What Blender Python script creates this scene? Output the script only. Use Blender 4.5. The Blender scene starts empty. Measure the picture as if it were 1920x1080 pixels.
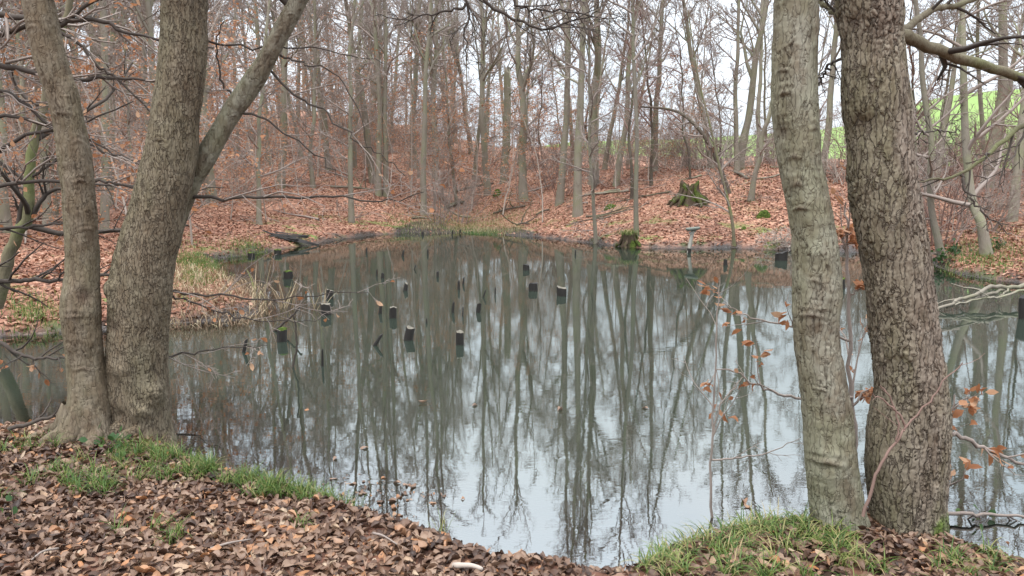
import bpy, math, random
import numpy as np
from mathutils import Vector, Matrix, Quaternion

# ------------------------------------------------------------------ camera, world, sun, exposure
scene = bpy.context.scene
col = scene.collection
FPX, PITCH, CAMZ = 1423.0, math.radians(7.96), 2.0
cam_data = bpy.data.cameras.new("camera")
cam_data.sensor_width = 36.0
cam_data.lens = 36.0 * FPX / 1920.0
cam_data.clip_start = 0.05
cam_data.clip_end = 2000.0
cam = bpy.data.objects.new("camera", cam_data)
col.objects.link(cam)
cam.location = (0, 0, CAMZ)
cam.rotation_euler = (math.radians(90) - PITCH, 0, 0)
scene.camera = cam

SUN_EL, SUN_AZ = math.radians(70), math.radians(205)     # high, behind the camera, soft through cloud
world = bpy.data.worlds.new("World")
scene.world = world
world.use_nodes = True
wn, wl = world.node_tree.nodes, world.node_tree.links
wn.clear()
w_out = wn.new("ShaderNodeOutputWorld")
w_bg = wn.new("ShaderNodeBackground")
w_bg.inputs["Strength"].default_value = 0.12
w_sky = wn.new("ShaderNodeTexSky")
w_sky.sky_type = 'NISHITA'
w_sky.sun_disc = False
w_sky.sun_elevation = SUN_EL
w_sky.sun_rotation = SUN_AZ
w_sky.dust_density = 3.0
w_tc = wn.new("ShaderNodeTexCoord")
w_map = wn.new("ShaderNodeMapping")
w_map.inputs["Scale"].default_value = (1.0, 1.0, 2.2)
w_noise = wn.new("ShaderNodeTexNoise")
w_noise.inputs["Scale"].default_value = 2.3
w_noise.inputs["Detail"].default_value = 5.0
w_ramp = wn.new("ShaderNodeValToRGB")                      # a closed cloud layer, thinner in places
w_ramp.color_ramp.elements[0].position = 0.30
w_ramp.color_ramp.elements[0].color = (6.6, 7.4, 8.3, 1)
w_ramp.color_ramp.elements[1].position = 0.72
w_ramp.color_ramp.elements[1].color = (8.9, 9.3, 9.7, 1)
w_mix = wn.new("ShaderNodeMix")
w_mix.data_type = 'RGBA'
w_mix.inputs[0].default_value = 0.86
wl.new(w_tc.outputs["Generated"], w_map.inputs["Vector"])
wl.new(w_map.outputs["Vector"], w_noise.inputs["Vector"])
wl.new(w_noise.outputs["Fac"], w_ramp.inputs["Fac"])
wl.new(w_sky.outputs["Color"], w_mix.inputs[6])
wl.new(w_ramp.outputs["Color"], w_mix.inputs[7])
w_sep = wn.new("ShaderNodeSeparateXYZ")                    # overcast skies brighten towards the zenith
wl.new(w_tc.outputs["Generated"], w_sep.inputs[0])
w_up = wn.new("ShaderNodeMapRange")
w_up.inputs["To Min"].default_value = 0.62
w_up.inputs["To Max"].default_value = 2.0
wl.new(w_sep.outputs["Z"], w_up.inputs["Value"])
w_mul = wn.new("ShaderNodeVectorMath")
w_mul.operation = 'SCALE'
wl.new(w_mix.outputs[2], w_mul.inputs[0])
wl.new(w_up.outputs["Result"], w_mul.inputs["Scale"])
wl.new(w_mul.outputs[0], w_bg.inputs["Color"])
wl.new(w_bg.outputs["Background"], w_out.inputs["Surface"])

sun_data = bpy.data.lights.new("sun", 'SUN')
sun_data.energy = 1.5
sun_data.angle = math.radians(35)
sun_data.color = (1.0, 0.97, 0.93)
sun = bpy.data.objects.new("sun", sun_data)
col.objects.link(sun)
sd = Vector((math.sin(SUN_AZ) * math.cos(SUN_EL), math.cos(SUN_AZ) * math.cos(SUN_EL), math.sin(SUN_EL)))
sun.rotation_euler = sd.to_track_quat('Z', 'Y').to_euler()

vs = scene.view_settings
vs.view_transform = 'Standard'
vs.look = 'None'
vs.gamma = 1.0
vs.use_curve_mapping = False
vs.exposure = 0.8
scene.render.engine = 'CYCLES'
scene.cycles.max_bounces = 5
scene.cycles.diffuse_bounces = 2
scene.cycles.glossy_bounces = 3
scene.cycles.transparent_max_bounces = 8
scene.cycles.use_denoising = True
scene.cycles.use_adaptive_sampling = False
scene.cycles.caustics_reflective = False
scene.cycles.caustics_refractive = False

# ------------------------------------------------------------------ pixel rays
SP, CP = math.sin(PITCH), math.cos(PITCH)
def ray(px, py):
    a, b = (px - 960.0) / FPX, (540.0 - py) / FPX
    return np.array([a, CP + b * SP, -SP + b * CP])
def atY(px, py, Y):
    r = ray(px, py)
    return np.array([0, 0, CAMZ]) + r * (Y / r[1])
def atZ(px, py, z=0.0):
    r = ray(px, py)
    return np.array([0, 0, CAMZ]) + r * ((z - CAMZ) / r[2])
def depth(p):
    return p[1] * CP - (p[2] - CAMZ) * SP
def pxr(p, wpx):
    return 0.5 * wpx * depth(p) / FPX

# ------------------------------------------------------------------ numpy noise
def _h(ix, iy, iz, s):
    with np.errstate(over='ignore'):
        n = (ix.astype(np.uint32) * np.uint32(73856093)) ^ (iy.astype(np.uint32) * np.uint32(19349663)) ^ \
            (iz.astype(np.uint32) * np.uint32(83492791)) ^ np.uint32((s * 2654435761) & 0xffffffff)
        n = (n ^ (n >> np.uint32(15))) * np.uint32(2246822519)
        n = (n ^ (n >> np.uint32(13))) * np.uint32(3266489917)
        n = n ^ (n >> np.uint32(16))
    return n.astype(np.float64) / 4294967295.0
def vnoise(p, s=1):
    i = np.floor(p).astype(np.int64)
    f = p - i
    f = f * f * (3 - 2 * f)
    out = 0
    for dx in (0, 1):
        for dy in (0, 1):
            for dz in (0, 1):
                w = (f[:, 0] if dx else 1 - f[:, 0]) * (f[:, 1] if dy else 1 - f[:, 1]) * (f[:, 2] if dz else 1 - f[:, 2])
                out = out + w * _h(i[:, 0] + dx, i[:, 1] + dy, i[:, 2] + dz, s)
    return out
def fbm(p, s=1, o=3):
    t, a, n = 0, 0.5, 0
    for k in range(o):
        t = t + a * vnoise(p * (2 ** k), s + k)
        n += a
        a *= 0.5
    return t / n - 0.5
def voro(p, s=1):
    i = np.floor(p).astype(np.int64)
    f1 = np.full(len(p), 9.0)
    f2 = np.full(len(p), 9.0)
    cid = np.zeros(len(p))
    for dx in (-1, 0, 1):
        for dy in (-1, 0, 1):
            for dz in (-1, 0, 1):
                cx, cy, cz = i[:, 0] + dx, i[:, 1] + dy, i[:, 2] + dz
                a, b, c = _h(cx, cy, cz, s), _h(cx, cy, cz, s + 11), _h(cx, cy, cz, s + 23)
                d = np.sqrt((cx + a - p[:, 0]) ** 2 + (cy + b - p[:, 1]) ** 2 + (cz + c - p[:, 2]) ** 2)
                m = d < f1
                f2 = np.where(m, f1, np.minimum(f2, d))
                cid = np.where(m, a, cid)
                f1 = np.where(m, d, f1)
    return f1, f2, cid
def ss(x, a=0.0, b=1.0):
    t = np.clip((x - a) / (b - a), 0, 1)
    return t * t * (3 - 2 * t)

# ------------------------------------------------------------------ materials
MATS = {}
class NT:
    def __init__(self, name):
        self.m = bpy.data.materials.new(name)
        self.m.use_nodes = True
        self.n = self.m.node_tree.nodes
        self.l = self.m.node_tree.links
        self.n.clear()
        self.out = self.n.new("ShaderNodeOutputMaterial")
        self.tc = self.n.new("ShaderNodeTexCoord")
        MATS[name] = self.m
    def set(self, sock, v):
        if hasattr(v, "is_output"):
            self.l.new(v, sock)
        elif isinstance(v, (tuple, list)) and len(v) == 3 and sock.type == 'RGBA':
            sock.default_value = (*v, 1)
        else:
            sock.default_value = v
    def vec(self, scale=(1, 1, 1)):
        mp = self.n.new("ShaderNodeMapping")
        mp.inputs["Scale"].default_value = scale
        self.l.new(self.tc.outputs["Object"], mp.inputs["Vector"])
        return mp.outputs["Vector"]
    def noise(self, scale=5, detail=3, vec=None, rough=0.55, dist=0.0):
        t = self.n.new("ShaderNodeTexNoise")
        t.inputs["Scale"].default_value = scale
        t.inputs["Detail"].default_value = detail
        t.inputs["Roughness"].default_value = rough
        t.inputs["Distortion"].default_value = dist
        self.l.new(vec if vec is not None else self.tc.outputs["Object"], t.inputs["Vector"])
        return t.outputs["Fac"]
    def voronoi(self, scale=10, vec=None, feature='F1', out="Color"):
        t = self.n.new("ShaderNodeTexVoronoi")
        t.feature = feature
        t.inputs["Scale"].default_value = scale
        self.l.new(vec if vec is not None else self.tc.outputs["Object"], t.inputs["Vector"])
        return t.outputs[out]
    def attr(self, name):
        t = self.n.new("ShaderNodeAttribute")
        t.attribute_name = name
        return t.outputs["Fac"]
    def rnd(self):
        return self.n.new("ShaderNodeObjectInfo").outputs["Random"]
    def ramp(self, fac, stops):
        t = self.n.new("ShaderNodeValToRGB")
        e = t.color_ramp.elements
        while len(e) < len(stops):
            e.new(0.5)
        for k, (p, c) in enumerate(stops):
            e[k].position = p
            e[k].color = (*c, 1) if len(c) == 3 else c
        self.l.new(fac, t.inputs["Fac"])
        return t.outputs["Color"]
    def step(self, fac, a, b):
        t = self.n.new("ShaderNodeMapRange")
        t.interpolation_type = 'SMOOTHSTEP'
        t.inputs["From Min"].default_value = a
        t.inputs["From Max"].default_value = b
        self.l.new(fac, t.inputs["Value"])
        return t.outputs["Result"]
    def math(self, op, a, b=0.0, clamp=False):
        t = self.n.new("ShaderNodeMath")
        t.operation = op
        t.use_clamp = clamp
        self.set(t.inputs[0], a)
        self.set(t.inputs[1], b)
        return t.outputs[0]
    def mix(self, fac, a, b, mode='MIX'):
        t = self.n.new("ShaderNodeMix")
        t.data_type = 'RGBA'
        t.blend_type = mode
        self.set(t.inputs[0], fac)
        self.set(t.inputs[6], a)
        self.set(t.inputs[7], b)
        return t.outputs[2]
    def bump(self, h, strength=0.5, dist=0.01, normal=None):
        t = self.n.new("ShaderNodeBump")
        t.inputs["Strength"].default_value = strength
        t.inputs["Distance"].default_value = dist
        self.l.new(h, t.inputs["Height"])
        if normal is not None:
            self.l.new(normal, t.inputs["Normal"])
        return t.outputs["Normal"]
    def principled(self, color, rough=0.8, normal=None, spec=0.3, trans=None):
        b = self.n.new("ShaderNodeBsdfPrincipled")
        self.set(b.inputs["Base Color"], color)
        self.set(b.inputs["Roughness"], rough)
        b.inputs["Specular IOR Level"].default_value = spec
        if normal is not None:
            self.l.new(normal, b.inputs["Normal"])
        sh = b.outputs[0]
        if trans:
            tr = self.n.new("ShaderNodeBsdfTranslucent")
            self.set(tr.inputs["Color"], color)
            mx = self.n.new("ShaderNodeMixShader")
            mx.inputs[0].default_value = trans
            self.l.new(sh, mx.inputs[1])
            self.l.new(tr.outputs[0], mx.inputs[2])
            sh = mx.outputs[0]
        self.l.new(sh, self.out.inputs["Surface"])
        return self.m

def bark_material(name, base, dark, pale, green, green_amt, pale_amt, bscale=60, crack=0.0, amt=1.0):
    t = NT(name)
    if crack:
        ns = t.n.new("ShaderNodeTexNoise")
        ns.inputs["Scale"].default_value = 17
        ns.inputs["Detail"].default_value = 4
        t.l.new(t.tc.outputs["Object"], ns.inputs["Vector"])
        of = t.n.new("ShaderNodeVectorMath")
        of.operation = 'MULTIPLY_ADD'
        of.inputs[1].default_value = (.05, .05, .09)
        t.l.new(ns.outputs["Color"], of.inputs[0])
        t.l.new(t.tc.outputs["Object"], of.inputs[2])
        mp = t.n.new("ShaderNodeMapping")
        mp.inputs["Scale"].default_value = (1, 1, .17)
        t.l.new(of.outputs[0], mp.inputs["Vector"])
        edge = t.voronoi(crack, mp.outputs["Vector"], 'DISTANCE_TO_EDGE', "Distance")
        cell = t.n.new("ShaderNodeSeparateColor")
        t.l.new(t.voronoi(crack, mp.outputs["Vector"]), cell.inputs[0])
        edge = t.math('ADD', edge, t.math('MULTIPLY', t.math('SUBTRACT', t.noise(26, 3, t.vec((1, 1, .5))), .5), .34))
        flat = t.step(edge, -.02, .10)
    n1 = t.noise(3.5, 4, t.vec((1, 1, .45)))
    n2 = t.noise(22, 4, t.vec((1, 1, .35)))
    n3 = t.noise(7, 5, rough=.65)
    c = t.mix(t.step(n2, .3, .7), dark, base)
    c = t.mix(t.math('MULTIPLY', t.attr("plate"), .45), c, pale)
    c = t.mix(t.math('MULTIPLY', t.step(n3, .46, .62), pale_amt), c, pale)
    c = t.mix(t.math('MULTIPLY', t.step(n1, .45, .68), green_amt * .7), c, green)
    c = t.mix(t.math('MULTIPLY', t.attr("algae"), .38), c, t.mix(n2, (.11, .10, .055), (.25, .24, .145)))
    c = t.mix(t.math('MULTIPLY', t.attr("fissure"), .62), c, (.07, .046, .033))        # inner bark brown, also painting the depth shade into the fissures
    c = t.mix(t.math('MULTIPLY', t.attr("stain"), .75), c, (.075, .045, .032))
    c = t.mix(t.attr("moss"), c, t.mix(t.noise(60, 2), (.05, .09, .015), (.14, .2, .03)))
    b1 = t.bump(t.noise(bscale, 5, t.vec((1, 1, .4)), rough=.7), .7, .006)
    if crack:
        c = t.mix(t.math('MULTIPLY', t.math('SUBTRACT', 1.0, flat), .6 * amt), c, (.06, .04, .03))  # crack lines painted dark as well: inner bark and crevice shade in one colour
        c = t.mix(t.math('MULTIPLY', cell.outputs[0], .35 * amt), c, pale)
        b1 = t.bump(t.math('ADD', flat, t.math('MULTIPLY', cell.outputs[1], .5)), .9, .011 * amt, b1)
    return t.principled(c, .86, b1, .2)
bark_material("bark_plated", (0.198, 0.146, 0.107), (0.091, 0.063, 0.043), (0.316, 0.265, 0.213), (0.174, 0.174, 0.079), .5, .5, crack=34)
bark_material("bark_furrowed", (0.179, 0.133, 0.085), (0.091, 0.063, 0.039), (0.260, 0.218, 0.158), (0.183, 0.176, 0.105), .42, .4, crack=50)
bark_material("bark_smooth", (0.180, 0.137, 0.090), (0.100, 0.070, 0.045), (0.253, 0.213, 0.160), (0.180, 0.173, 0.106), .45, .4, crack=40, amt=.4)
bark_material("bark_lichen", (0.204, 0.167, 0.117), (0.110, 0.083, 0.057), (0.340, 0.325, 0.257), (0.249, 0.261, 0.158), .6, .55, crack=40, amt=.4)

def far_bark(name, a, b, green, amt):
    t = NT(name)
    z = t.n.new("ShaderNodeSeparateXYZ")
    t.l.new(t.tc.outputs["Object"], z.inputs[0])
    n = t.noise(4, 4, t.vec((1, 1, .3)))
    c = t.mix(n, a, b)
    c = t.mix(t.math('MULTIPLY', t.step(t.noise(1.3, 3), .42, .62), amt), c, green)
    c = t.mix(t.math('MULTIPLY', t.rnd(), .35), c, (.13, .105, .085))
    return t.principled(c, .9, t.bump(t.noise(26, 4, t.vec((1, 1, .3))), .8, .03), .15)
far_bark("bark_grey", (.175, .15, .115), (.34, .305, .245), (.235, .24, .14), .7)
far_bark("bark_dark", (.06, .048, .04), (.14, .115, .09), (.12, .13, .06), .5)
far_bark("bark_mossy", (.12, .10, .065), (.22, .19, .125), (.15, .165, .065), .85)
def twig_material(name, a, b):
    t = NT(name)
    return t.principled(t.mix(t.noise(1.5, 3), a, b), .85, None, .2)
twig_material("twig_grey", (.20, .158, .135), (.36, .30, .26))
twig_material("twig_dark", (.035, .028, .025), (.10, .08, .065))
twig_material("twig_pale", (.30, .245, .205), (.48, .41, .35))
twig_material("twig_red", (.17, .105, .085), (.30, .20, .165))

def leaf_material(name, stops, trans=.25, rough=.65):
    t = NT(name)
    c = t.ramp(t.attr("tint"), stops)
    c = t.mix(t.math('MULTIPLY', t.noise(45, 3), .55), c, t.mix(1.0, c, (.45, .4, .38), 'MULTIPLY'))
    return t.principled(c, rough, t.bump(t.noise(90, 2), .3, .003), .35, trans)
leaf_material("litter_near", [(0, (.045, .025, .018)), (.25, (.125, .07, .046)), (.5, (.23, .14, .092)), (.75, (.35, .235, .165)), (.9, (.45, .20, .08)), (1, (.48, .36, .25))], .15, .45)
leaf_material("litter_far", [(0, (.10, .043, .027)), (.35, (.27, .118, .072)), (.7, (.41, .20, .125)), (1, (.56, .35, .245))], .12, .7)
leaf_material("beech_leaf", [(0, (.33, .13, .055)), (.5, (.55, .25, .12)), (1, (.68, .43, .27))], .45)
leaf_material("green_leaf", [(0, (.03, .07, .02)), (.6, (.06, .13, .04)), (1, (.17, .25, .07))], .3, .4)
leaf_material("grass_blade", [(0, (.045, .10, .018)), (.4, (.10, .185, .04)), (.7, (.22, .28, .07)), (.88, (.40, .36, .15)), (1, (.48, .36, .2))], .35, .5)
leaf_material("reed_blade", [(0, (.20, .11, .065)), (.35, (.34, .235, .14)), (.7, (.52, .42, .27)), (.88, (.56, .48, .30)), (1, (.22, .27, .07))], .25, .6)

def ground_material():
    t = NT("leaf_ground")
    wv = t.n.new("ShaderNodeVectorMath")
    wv.operation = 'ADD'
    ns = t.n.new("ShaderNodeTexNoise")
    ns.inputs["Scale"].default_value = 9
    t.l.new(t.tc.outputs["Object"], ns.inputs["Vector"])
    sc = t.n.new("ShaderNodeVectorMath")
    sc.operation = 'SCALE'
    sc.inputs["Scale"].default_value = .12
    t.l.new(ns.outputs["Color"], sc.inputs[0])
    t.l.new(t.tc.outputs["Object"], wv.inputs[0])
    t.l.new(sc.outputs[0], wv.inputs[1])
    v = t.voronoi(13, wv.outputs[0])
    sep = t.n.new("ShaderNodeSeparateColor")
    t.l.new(v, sep.inputs[0])
    c = t.ramp(sep.outputs[0], [(0, (.075, .04, .027)), (.3, (.22, .11, .072)), (.6, (.34, .16, .10)), (.85, (.44, .235, .155)), (1, (.52, .33, .23))])
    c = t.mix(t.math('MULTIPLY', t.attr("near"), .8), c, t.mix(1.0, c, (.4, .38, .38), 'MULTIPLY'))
    big = t.noise(.35, 4)
    c = t.mix(t.math('MULTIPLY', t.step(big, .42, .62), .7), c, t.mix(1.0, c, (.62, .6, .62), 'MULTIPLY'))
    g = t.math('MULTIPLY', t.step(t.noise(1.1, 4), .52, .66), t.attr("grassy"))
    c = t.mix(g, c, t.mix(t.noise(30, 3), (.06, .09, .02), (.22, .25, .07)))
    mud = t.mix(t.noise(14, 4), (.018, .014, .012), (.07, .055, .045))
    c = t.mix(t.attr("mud"), c, mud)
    h = t.voronoi(13, wv.outputs[0], out="Distance")
    rough = t.math('SUBTRACT', .88, t.math('MULTIPLY', t.attr("mud"), .68))
    t.principled(c, rough, t.bump(h, .8, .03), .3)
ground_material()
def field_material():
    t = NT("field_grass")
    c = t.mix(t.noise(.25, 5), (.165, .26, .065), (.24, .325, .11))
    t.principled(c, .9, t.bump(t.noise(20, 3), .5, .05), .2)
field_material()
def moss_material():
    t = NT("moss")
    c = t.ramp(t.noise(18, 5), [(.3, (.02, .03, .008)), (.5, (.065, .095, .02)), (.72, (.17, .21, .05))])
    t.principled(c, .95, t.bump(t.noise(120, 3), 1.0, .02), .1)
moss_material()
def wood_material(name, a, b, rough=.6):
    t = NT(name)
    c = t.mix(t.noise(30, 5, t.vec((1, 1, .12))), a, b)
    t.principled(c, rough, t.bump(t.noise(60, 4, t.vec((1, 1, .1))), .8, .01), .3)
wood_material("wet_wood", (.006, .005, .004), (.028, .023, .019), .5)
wood_material("cut_wood", (.08, .07, .055), (.22, .195, .15), .8)
wood_material("grey_wood", (.25, .23, .20), (.50, .47, .40), .8)
wood_material("rotten_wood", (.03, .022, .016), (.13, .095, .065), .9)
def mossy_wood():
    t = NT("mossy_wood")
    c = t.mix(t.noise(30, 5, t.vec((1, 1, .12))), (.03, .022, .016), (.13, .095, .065))
    c = t.mix(t.step(t.noise(3.2, 4), .44, .6), c, t.ramp(t.noise(22, 4), [(.3, (.02, .03, .008)), (.6, (.085, .115, .025)), (.8, (.17, .20, .05))]))
    t.principled(c, .95, t.bump(t.noise(50, 4), 1.0, .02), .1)
mossy_wood()
wood_material("board_wood", (.09, .10, .085), (.27, .28, .24), .8)
def water_material():
    t = NT("pond_water")
    d = t.attr("depth")
    murk = t.n.new("ShaderNodeBsdfDiffuse")
    t.set(murk.inputs["Color"], t.mix(t.noise(.25, 3), (.022, .032, .024), (.032, .040, .029)))
    clear = t.n.new("ShaderNodeBsdfTransparent")
    t.set(clear.inputs["Color"], (.62, .6, .5))
    body = t.n.new("ShaderNodeMixShader")
    t.l.new(t.step(d, 0.0, .42), body.inputs[0])
    t.l.new(clear.outputs[0], body.inputs[1])
    t.l.new(murk.outputs[0], body.inputs[2])
    calm = t.step(t.noise(.13, 2), .38, .62)
    r1 = t.noise(2.0, 3, t.vec((1.0, 2.6, 1)), dist=.6)
    r2 = t.noise(7.0, 3, t.vec((1.0, 2.4, 1)), dist=.8)
    h = t.math('ADD', r1, t.math('MULTIPLY', r2, t.math('ADD', t.math('MULTIPLY', calm, .6), .10)))
    nrm = t.bump(h, .2, .0021)
    gl = t.n.new("ShaderNodeBsdfGlossy")
    gl.inputs["Roughness"].default_value = .012
    t.set(gl.inputs["Color"], (.95, .975, .96))
    t.l.new(nrm, gl.inputs["Normal"])
    fr = t.n.new("ShaderNodeFresnel")
    fr.inputs["IOR"].default_value = 4.4
    mx = t.n.new("ShaderNodeMixShader")
    t.l.new(fr.outputs[0], mx.inputs[0])
    t.l.new(body.outputs[0], mx.inputs[1])
    t.l.new(gl.outputs[0], mx.inputs[2])
    t.l.new(mx.outputs[0], t.out.inputs["Surface"])
water_material()

# ------------------------------------------------------------------ mesh and object helpers
def mk_mesh(name, V, faces, mat, attrs=None, smooth=True):
    V = np.asarray(V, dtype=np.float32).reshape(-1, 3)
    me = bpy.data.meshes.new(name)
    faces = [np.asarray(f, dtype=np.int32) for f in faces if len(f)]
    me.vertices.add(len(V))
    me.vertices.foreach_set("co", V.ravel())
    nl = sum(f.size for f in faces)
    npoly = sum(len(f) for f in faces)
    me.loops.add(nl)
    me.loops.foreach_set("vertex_index", np.concatenate([f.ravel() for f in faces]))
    me.polygons.add(npoly)
    starts, o = [], 0
    for f in faces:
        k = f.shape[1]
        starts.append(o + np.arange(len(f), dtype=np.int32) * k)
        o += f.size
    me.polygons.foreach_set("loop_start", np.concatenate(starts).astype(np.int32))
    me.update(calc_edges=True)
    if smooth:
        me.polygons.foreach_set("use_smooth", np.ones(npoly, dtype=bool))
    for k, a in (attrs or {}).items():
        at = me.attributes.new(k, 'FLOAT', 'POINT')
        at.data.foreach_set("value", np.asarray(a, dtype=np.float32))
    if mat:
        me.materials.append(MATS[mat])
    return me
def link(name, data, parent=None):
    o = bpy.data.objects.new(name, data)
    col.objects.link(o)
    if parent is not None:
        o.parent = parent
    return o
def tag(o, label=None, cat=None, group=None, kind=None):
    if label: o["label"] = label
    if cat: o["category"] = cat
    if group: o["group"] = group
    if kind: o["kind"] = kind
    return o
def thing(name, loc, label, cat, group=None):
    o = link(name, None)
    o.location = Vector([float(v) for v in loc])
    return tag(o, label, cat, group)
def copy_tree(o, parent=None):
    c = o.copy()
    col.objects.link(c)
    c.parent = parent
    for ch in o.children:
        copy_tree(ch, c)
    return c

def tube_geo(tubes):
    """tubes: (pts (N,3), radii (N,), sides) -> verts, quads"""
    groups = {}
    for p, r, s in tubes:
        groups.setdefault((len(p), s), []).append((p, r))
    VV, FF, off = [], [], 0
    for (N, s), L in groups.items():
        P = np.array([a for a, _ in L], dtype=float)
        R = np.array([b for _, b in L], dtype=float)
        T = np.gradient(P, axis=1)
        T /= np.linalg.norm(T, axis=2, keepdims=True) + 1e-9
        d = np.abs(T.mean(axis=1))
        ref = np.zeros((len(L), 3))
        ref[np.arange(len(L)), d.argmin(axis=1)] = 1.0
        U = np.cross(T, ref[:, None, :])
        U /= np.linalg.norm(U, axis=2, keepdims=True) + 1e-9
        W = np.cross(T, U)
        a = np.arange(s) * 2 * math.pi / s
        ring = P[:, :, None, :] + R[:, :, None, None] * (np.cos(a)[None, None, :, None] * U[:, :, None, :] + np.sin(a)[None, None, :, None] * W[:, :, None, :])
        VV.append(ring.reshape(-1, 3))
        i = np.arange(N - 1)[:, None]
        j = np.arange(s)[None, :]
        q = np.stack([i * s + j, i * s + (j + 1) % s, (i + 1) * s + (j + 1) % s, (i + 1) * s + j], axis=-1).reshape(-1, 4)
        FF.append((q[None] + (np.arange(len(L)) * N * s)[:, None, None]).reshape(-1, 4) + off)
        off += len(L) * N * s
    return np.concatenate(VV), np.concatenate(FF)
def tubes_mesh(name, tubes, mat, attrs=None):
    V, F = tube_geo(tubes)
    return mk_mesh(name, V, [F], mat, attrs)

def catmull(pts, n):
    P = np.asarray(pts, dtype=float)
    if len(P) < 3:
        t = np.linspace(0, 1, n)[:, None]
        return P[0] * (1 - t) + P[-1] * t
    Q = np.vstack([2 * P[0] - P[1], P, 2 * P[-1] - P[-2]])
    u = np.linspace(0, len(P) - 1 - 1e-6, n)
    i = u.astype(int)
    f = (u - i)[:, None]
    a, b, c, d = Q[i], Q[i + 1], Q[i + 2], Q[i + 3]
    return .5 * (2 * b + (c - a) * f + (2 * a - 5 * b + 4 * c - d) * f ** 2 + (3 * b - a - 3 * c + d) * f ** 3)

def unit(v):
    return v / (np.linalg.norm(v) + 1e-9)
def perp_dir(d, ang, rng):
    """direction d turned by ang about a random axis across it"""
    r = np.array([rng.gauss(0, 1) for _ in range(3)])
    a = unit(np.cross(d, r))
    return unit(d * math.cos(ang) + a * math.sin(ang))
def limb(p, d, L, r0, r1, n, rng, wob=.25, trop=.12):
    pts = [np.array(p, dtype=float)]
    d = unit(np.array(d, dtype=float))
    for k in range(n):
        d = unit(d + np.array([rng.gauss(0, wob), rng.gauss(0, wob), rng.gauss(0, wob * .7) + trop]))
        pts.append(pts[-1] + d * L / n)
    return np.array(pts), np.linspace(r0, r1, n + 1)
def sub_limbs(tubes, P, R, rng, level, spec, leaves=None):
    """spec[level] = (count, angle, length factor, segments, sides, t_min, tropism)"""
    if level >= len(spec):
        return
    cnt, ang, lf, seg, sides, tmin, trop = spec[level]
    Lp = np.linalg.norm(P[1:] - P[:-1], axis=1).sum()
    n = max(1, int(cnt * rng.uniform(.7, 1.3) + .5))
    for k in range(n):
        t = tmin + (1 - tmin) * (k + rng.random()) / n
        u = t * (len(P) - 1)
        i = min(int(u), len(P) - 2)
        f = u - i
        p = P[i] * (1 - f) + P[i + 1] * f
        r = (R[i] * (1 - f) + R[i + 1] * f)
        d = perp_dir(unit(P[i + 1] - P[i]), ang * rng.uniform(.6, 1.3), rng)
        L = Lp * lf * rng.uniform(.6, 1.25) * (1.15 - .55 * t)
        r0 = max(RMIN, r * .62)
        q, rr = limb(p, d, L, r0, max(RMIN * .7, r0 * .35), seg, rng, .2, trop)
        tubes.append((q, rr, sides))
        if leaves is not None and level == len(spec) - 1:
            for m in range(1, len(q)):
                leaves.append((q[m], unit(q[m] - q[m - 1])))
        sub_limbs(tubes, q, rr, rng, level + 1, spec, leaves)
RMIN = .005

# leaf shapes
def leaf_shape(rng, L=.07, W=.045, rows=5, curl=.3):
    wid = np.interp(np.linspace(0, 1, rows), [0, .12, .4, .65, .88, 1], [.08, .55, 1, .9, .45, .02])
    t = np.linspace(-.5, .5, rows)
    V = []
    bend, cu, tw = rng.uniform(-1, 1) * curl, rng.uniform(-.2, 1) * curl, rng.uniform(-1, 1) * curl
    for k in range(rows):
        for s in (-1, 0, 1):
            x = s * wid[k] * W * .5 * (1 - .25 * abs(cu) * abs(s))
            z = bend * L * (t[k] ** 2) * 2 + cu * W * wid[k] * abs(s) * .9 + tw * x * t[k] * 2 + rng.uniform(-1, 1) * .06 * W
            V.append((x, t[k] * L, z))
    F = []
    for k in range(rows - 1):
        for s in (0, 1):
            a = k * 3 + s
            F.append((a, a + 1, a + 4, a + 3))
    return np.array(V), np.array(F)
def scatter_mesh(name, shapes, pos, rot, scale, tint, mat):
    """pos (n,3), rot (n,3,3), scale (n,), tint (n,); shapes: list of (V,F), all alike in size"""
    n = len(pos)
    SV = np.array([s[0] for s in shapes])
    F = shapes[0][1]
    pick = np.random.RandomState(5).randint(0, len(shapes), n)
    V = np.einsum('nij,nvj->nvi', rot, SV[pick] * scale[:, None, None]) + pos[:, None, :]
    nv = SV.shape[1]
    FF = (F[None] + (np.arange(n) * nv)[:, None, None]).reshape(-1, F.shape[1])
    return mk_mesh(name, V.reshape(-1, 3), [FF], mat, {"tint": np.repeat(tint, nv)})
def rand_rot(rs, n, tilt):
    """random yaw then a tilt of normal spread (radians)"""
    yaw = rs.uniform(0, 2 * math.pi, n)
    ax = rs.normal(0, tilt, n)
    ay = rs.normal(0, tilt, n)
    cz, sz, cx, sx, cy, sy = np.cos(yaw), np.sin(yaw), np.cos(ax), np.sin(ax), np.cos(ay), np.sin(ay)
    Z = np.zeros((n, 3, 3)); X = np.zeros((n, 3, 3)); Y = np.zeros((n, 3, 3))
    Z[:, 0, 0] = cz; Z[:, 0, 1] = -sz; Z[:, 1, 0] = sz; Z[:, 1, 1] = cz; Z[:, 2, 2] = 1
    X[:, 0, 0] = 1; X[:, 1, 1] = cx; X[:, 1, 2] = -sx; X[:, 2, 1] = sx; X[:, 2, 2] = cx
    Y[:, 1, 1] = 1; Y[:, 0, 0] = cy; Y[:, 0, 2] = sy; Y[:, 2, 0] = -sy; Y[:, 2, 2] = cy
    return np.einsum('nij,njk,nkl->nil', Y, X, Z)

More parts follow.
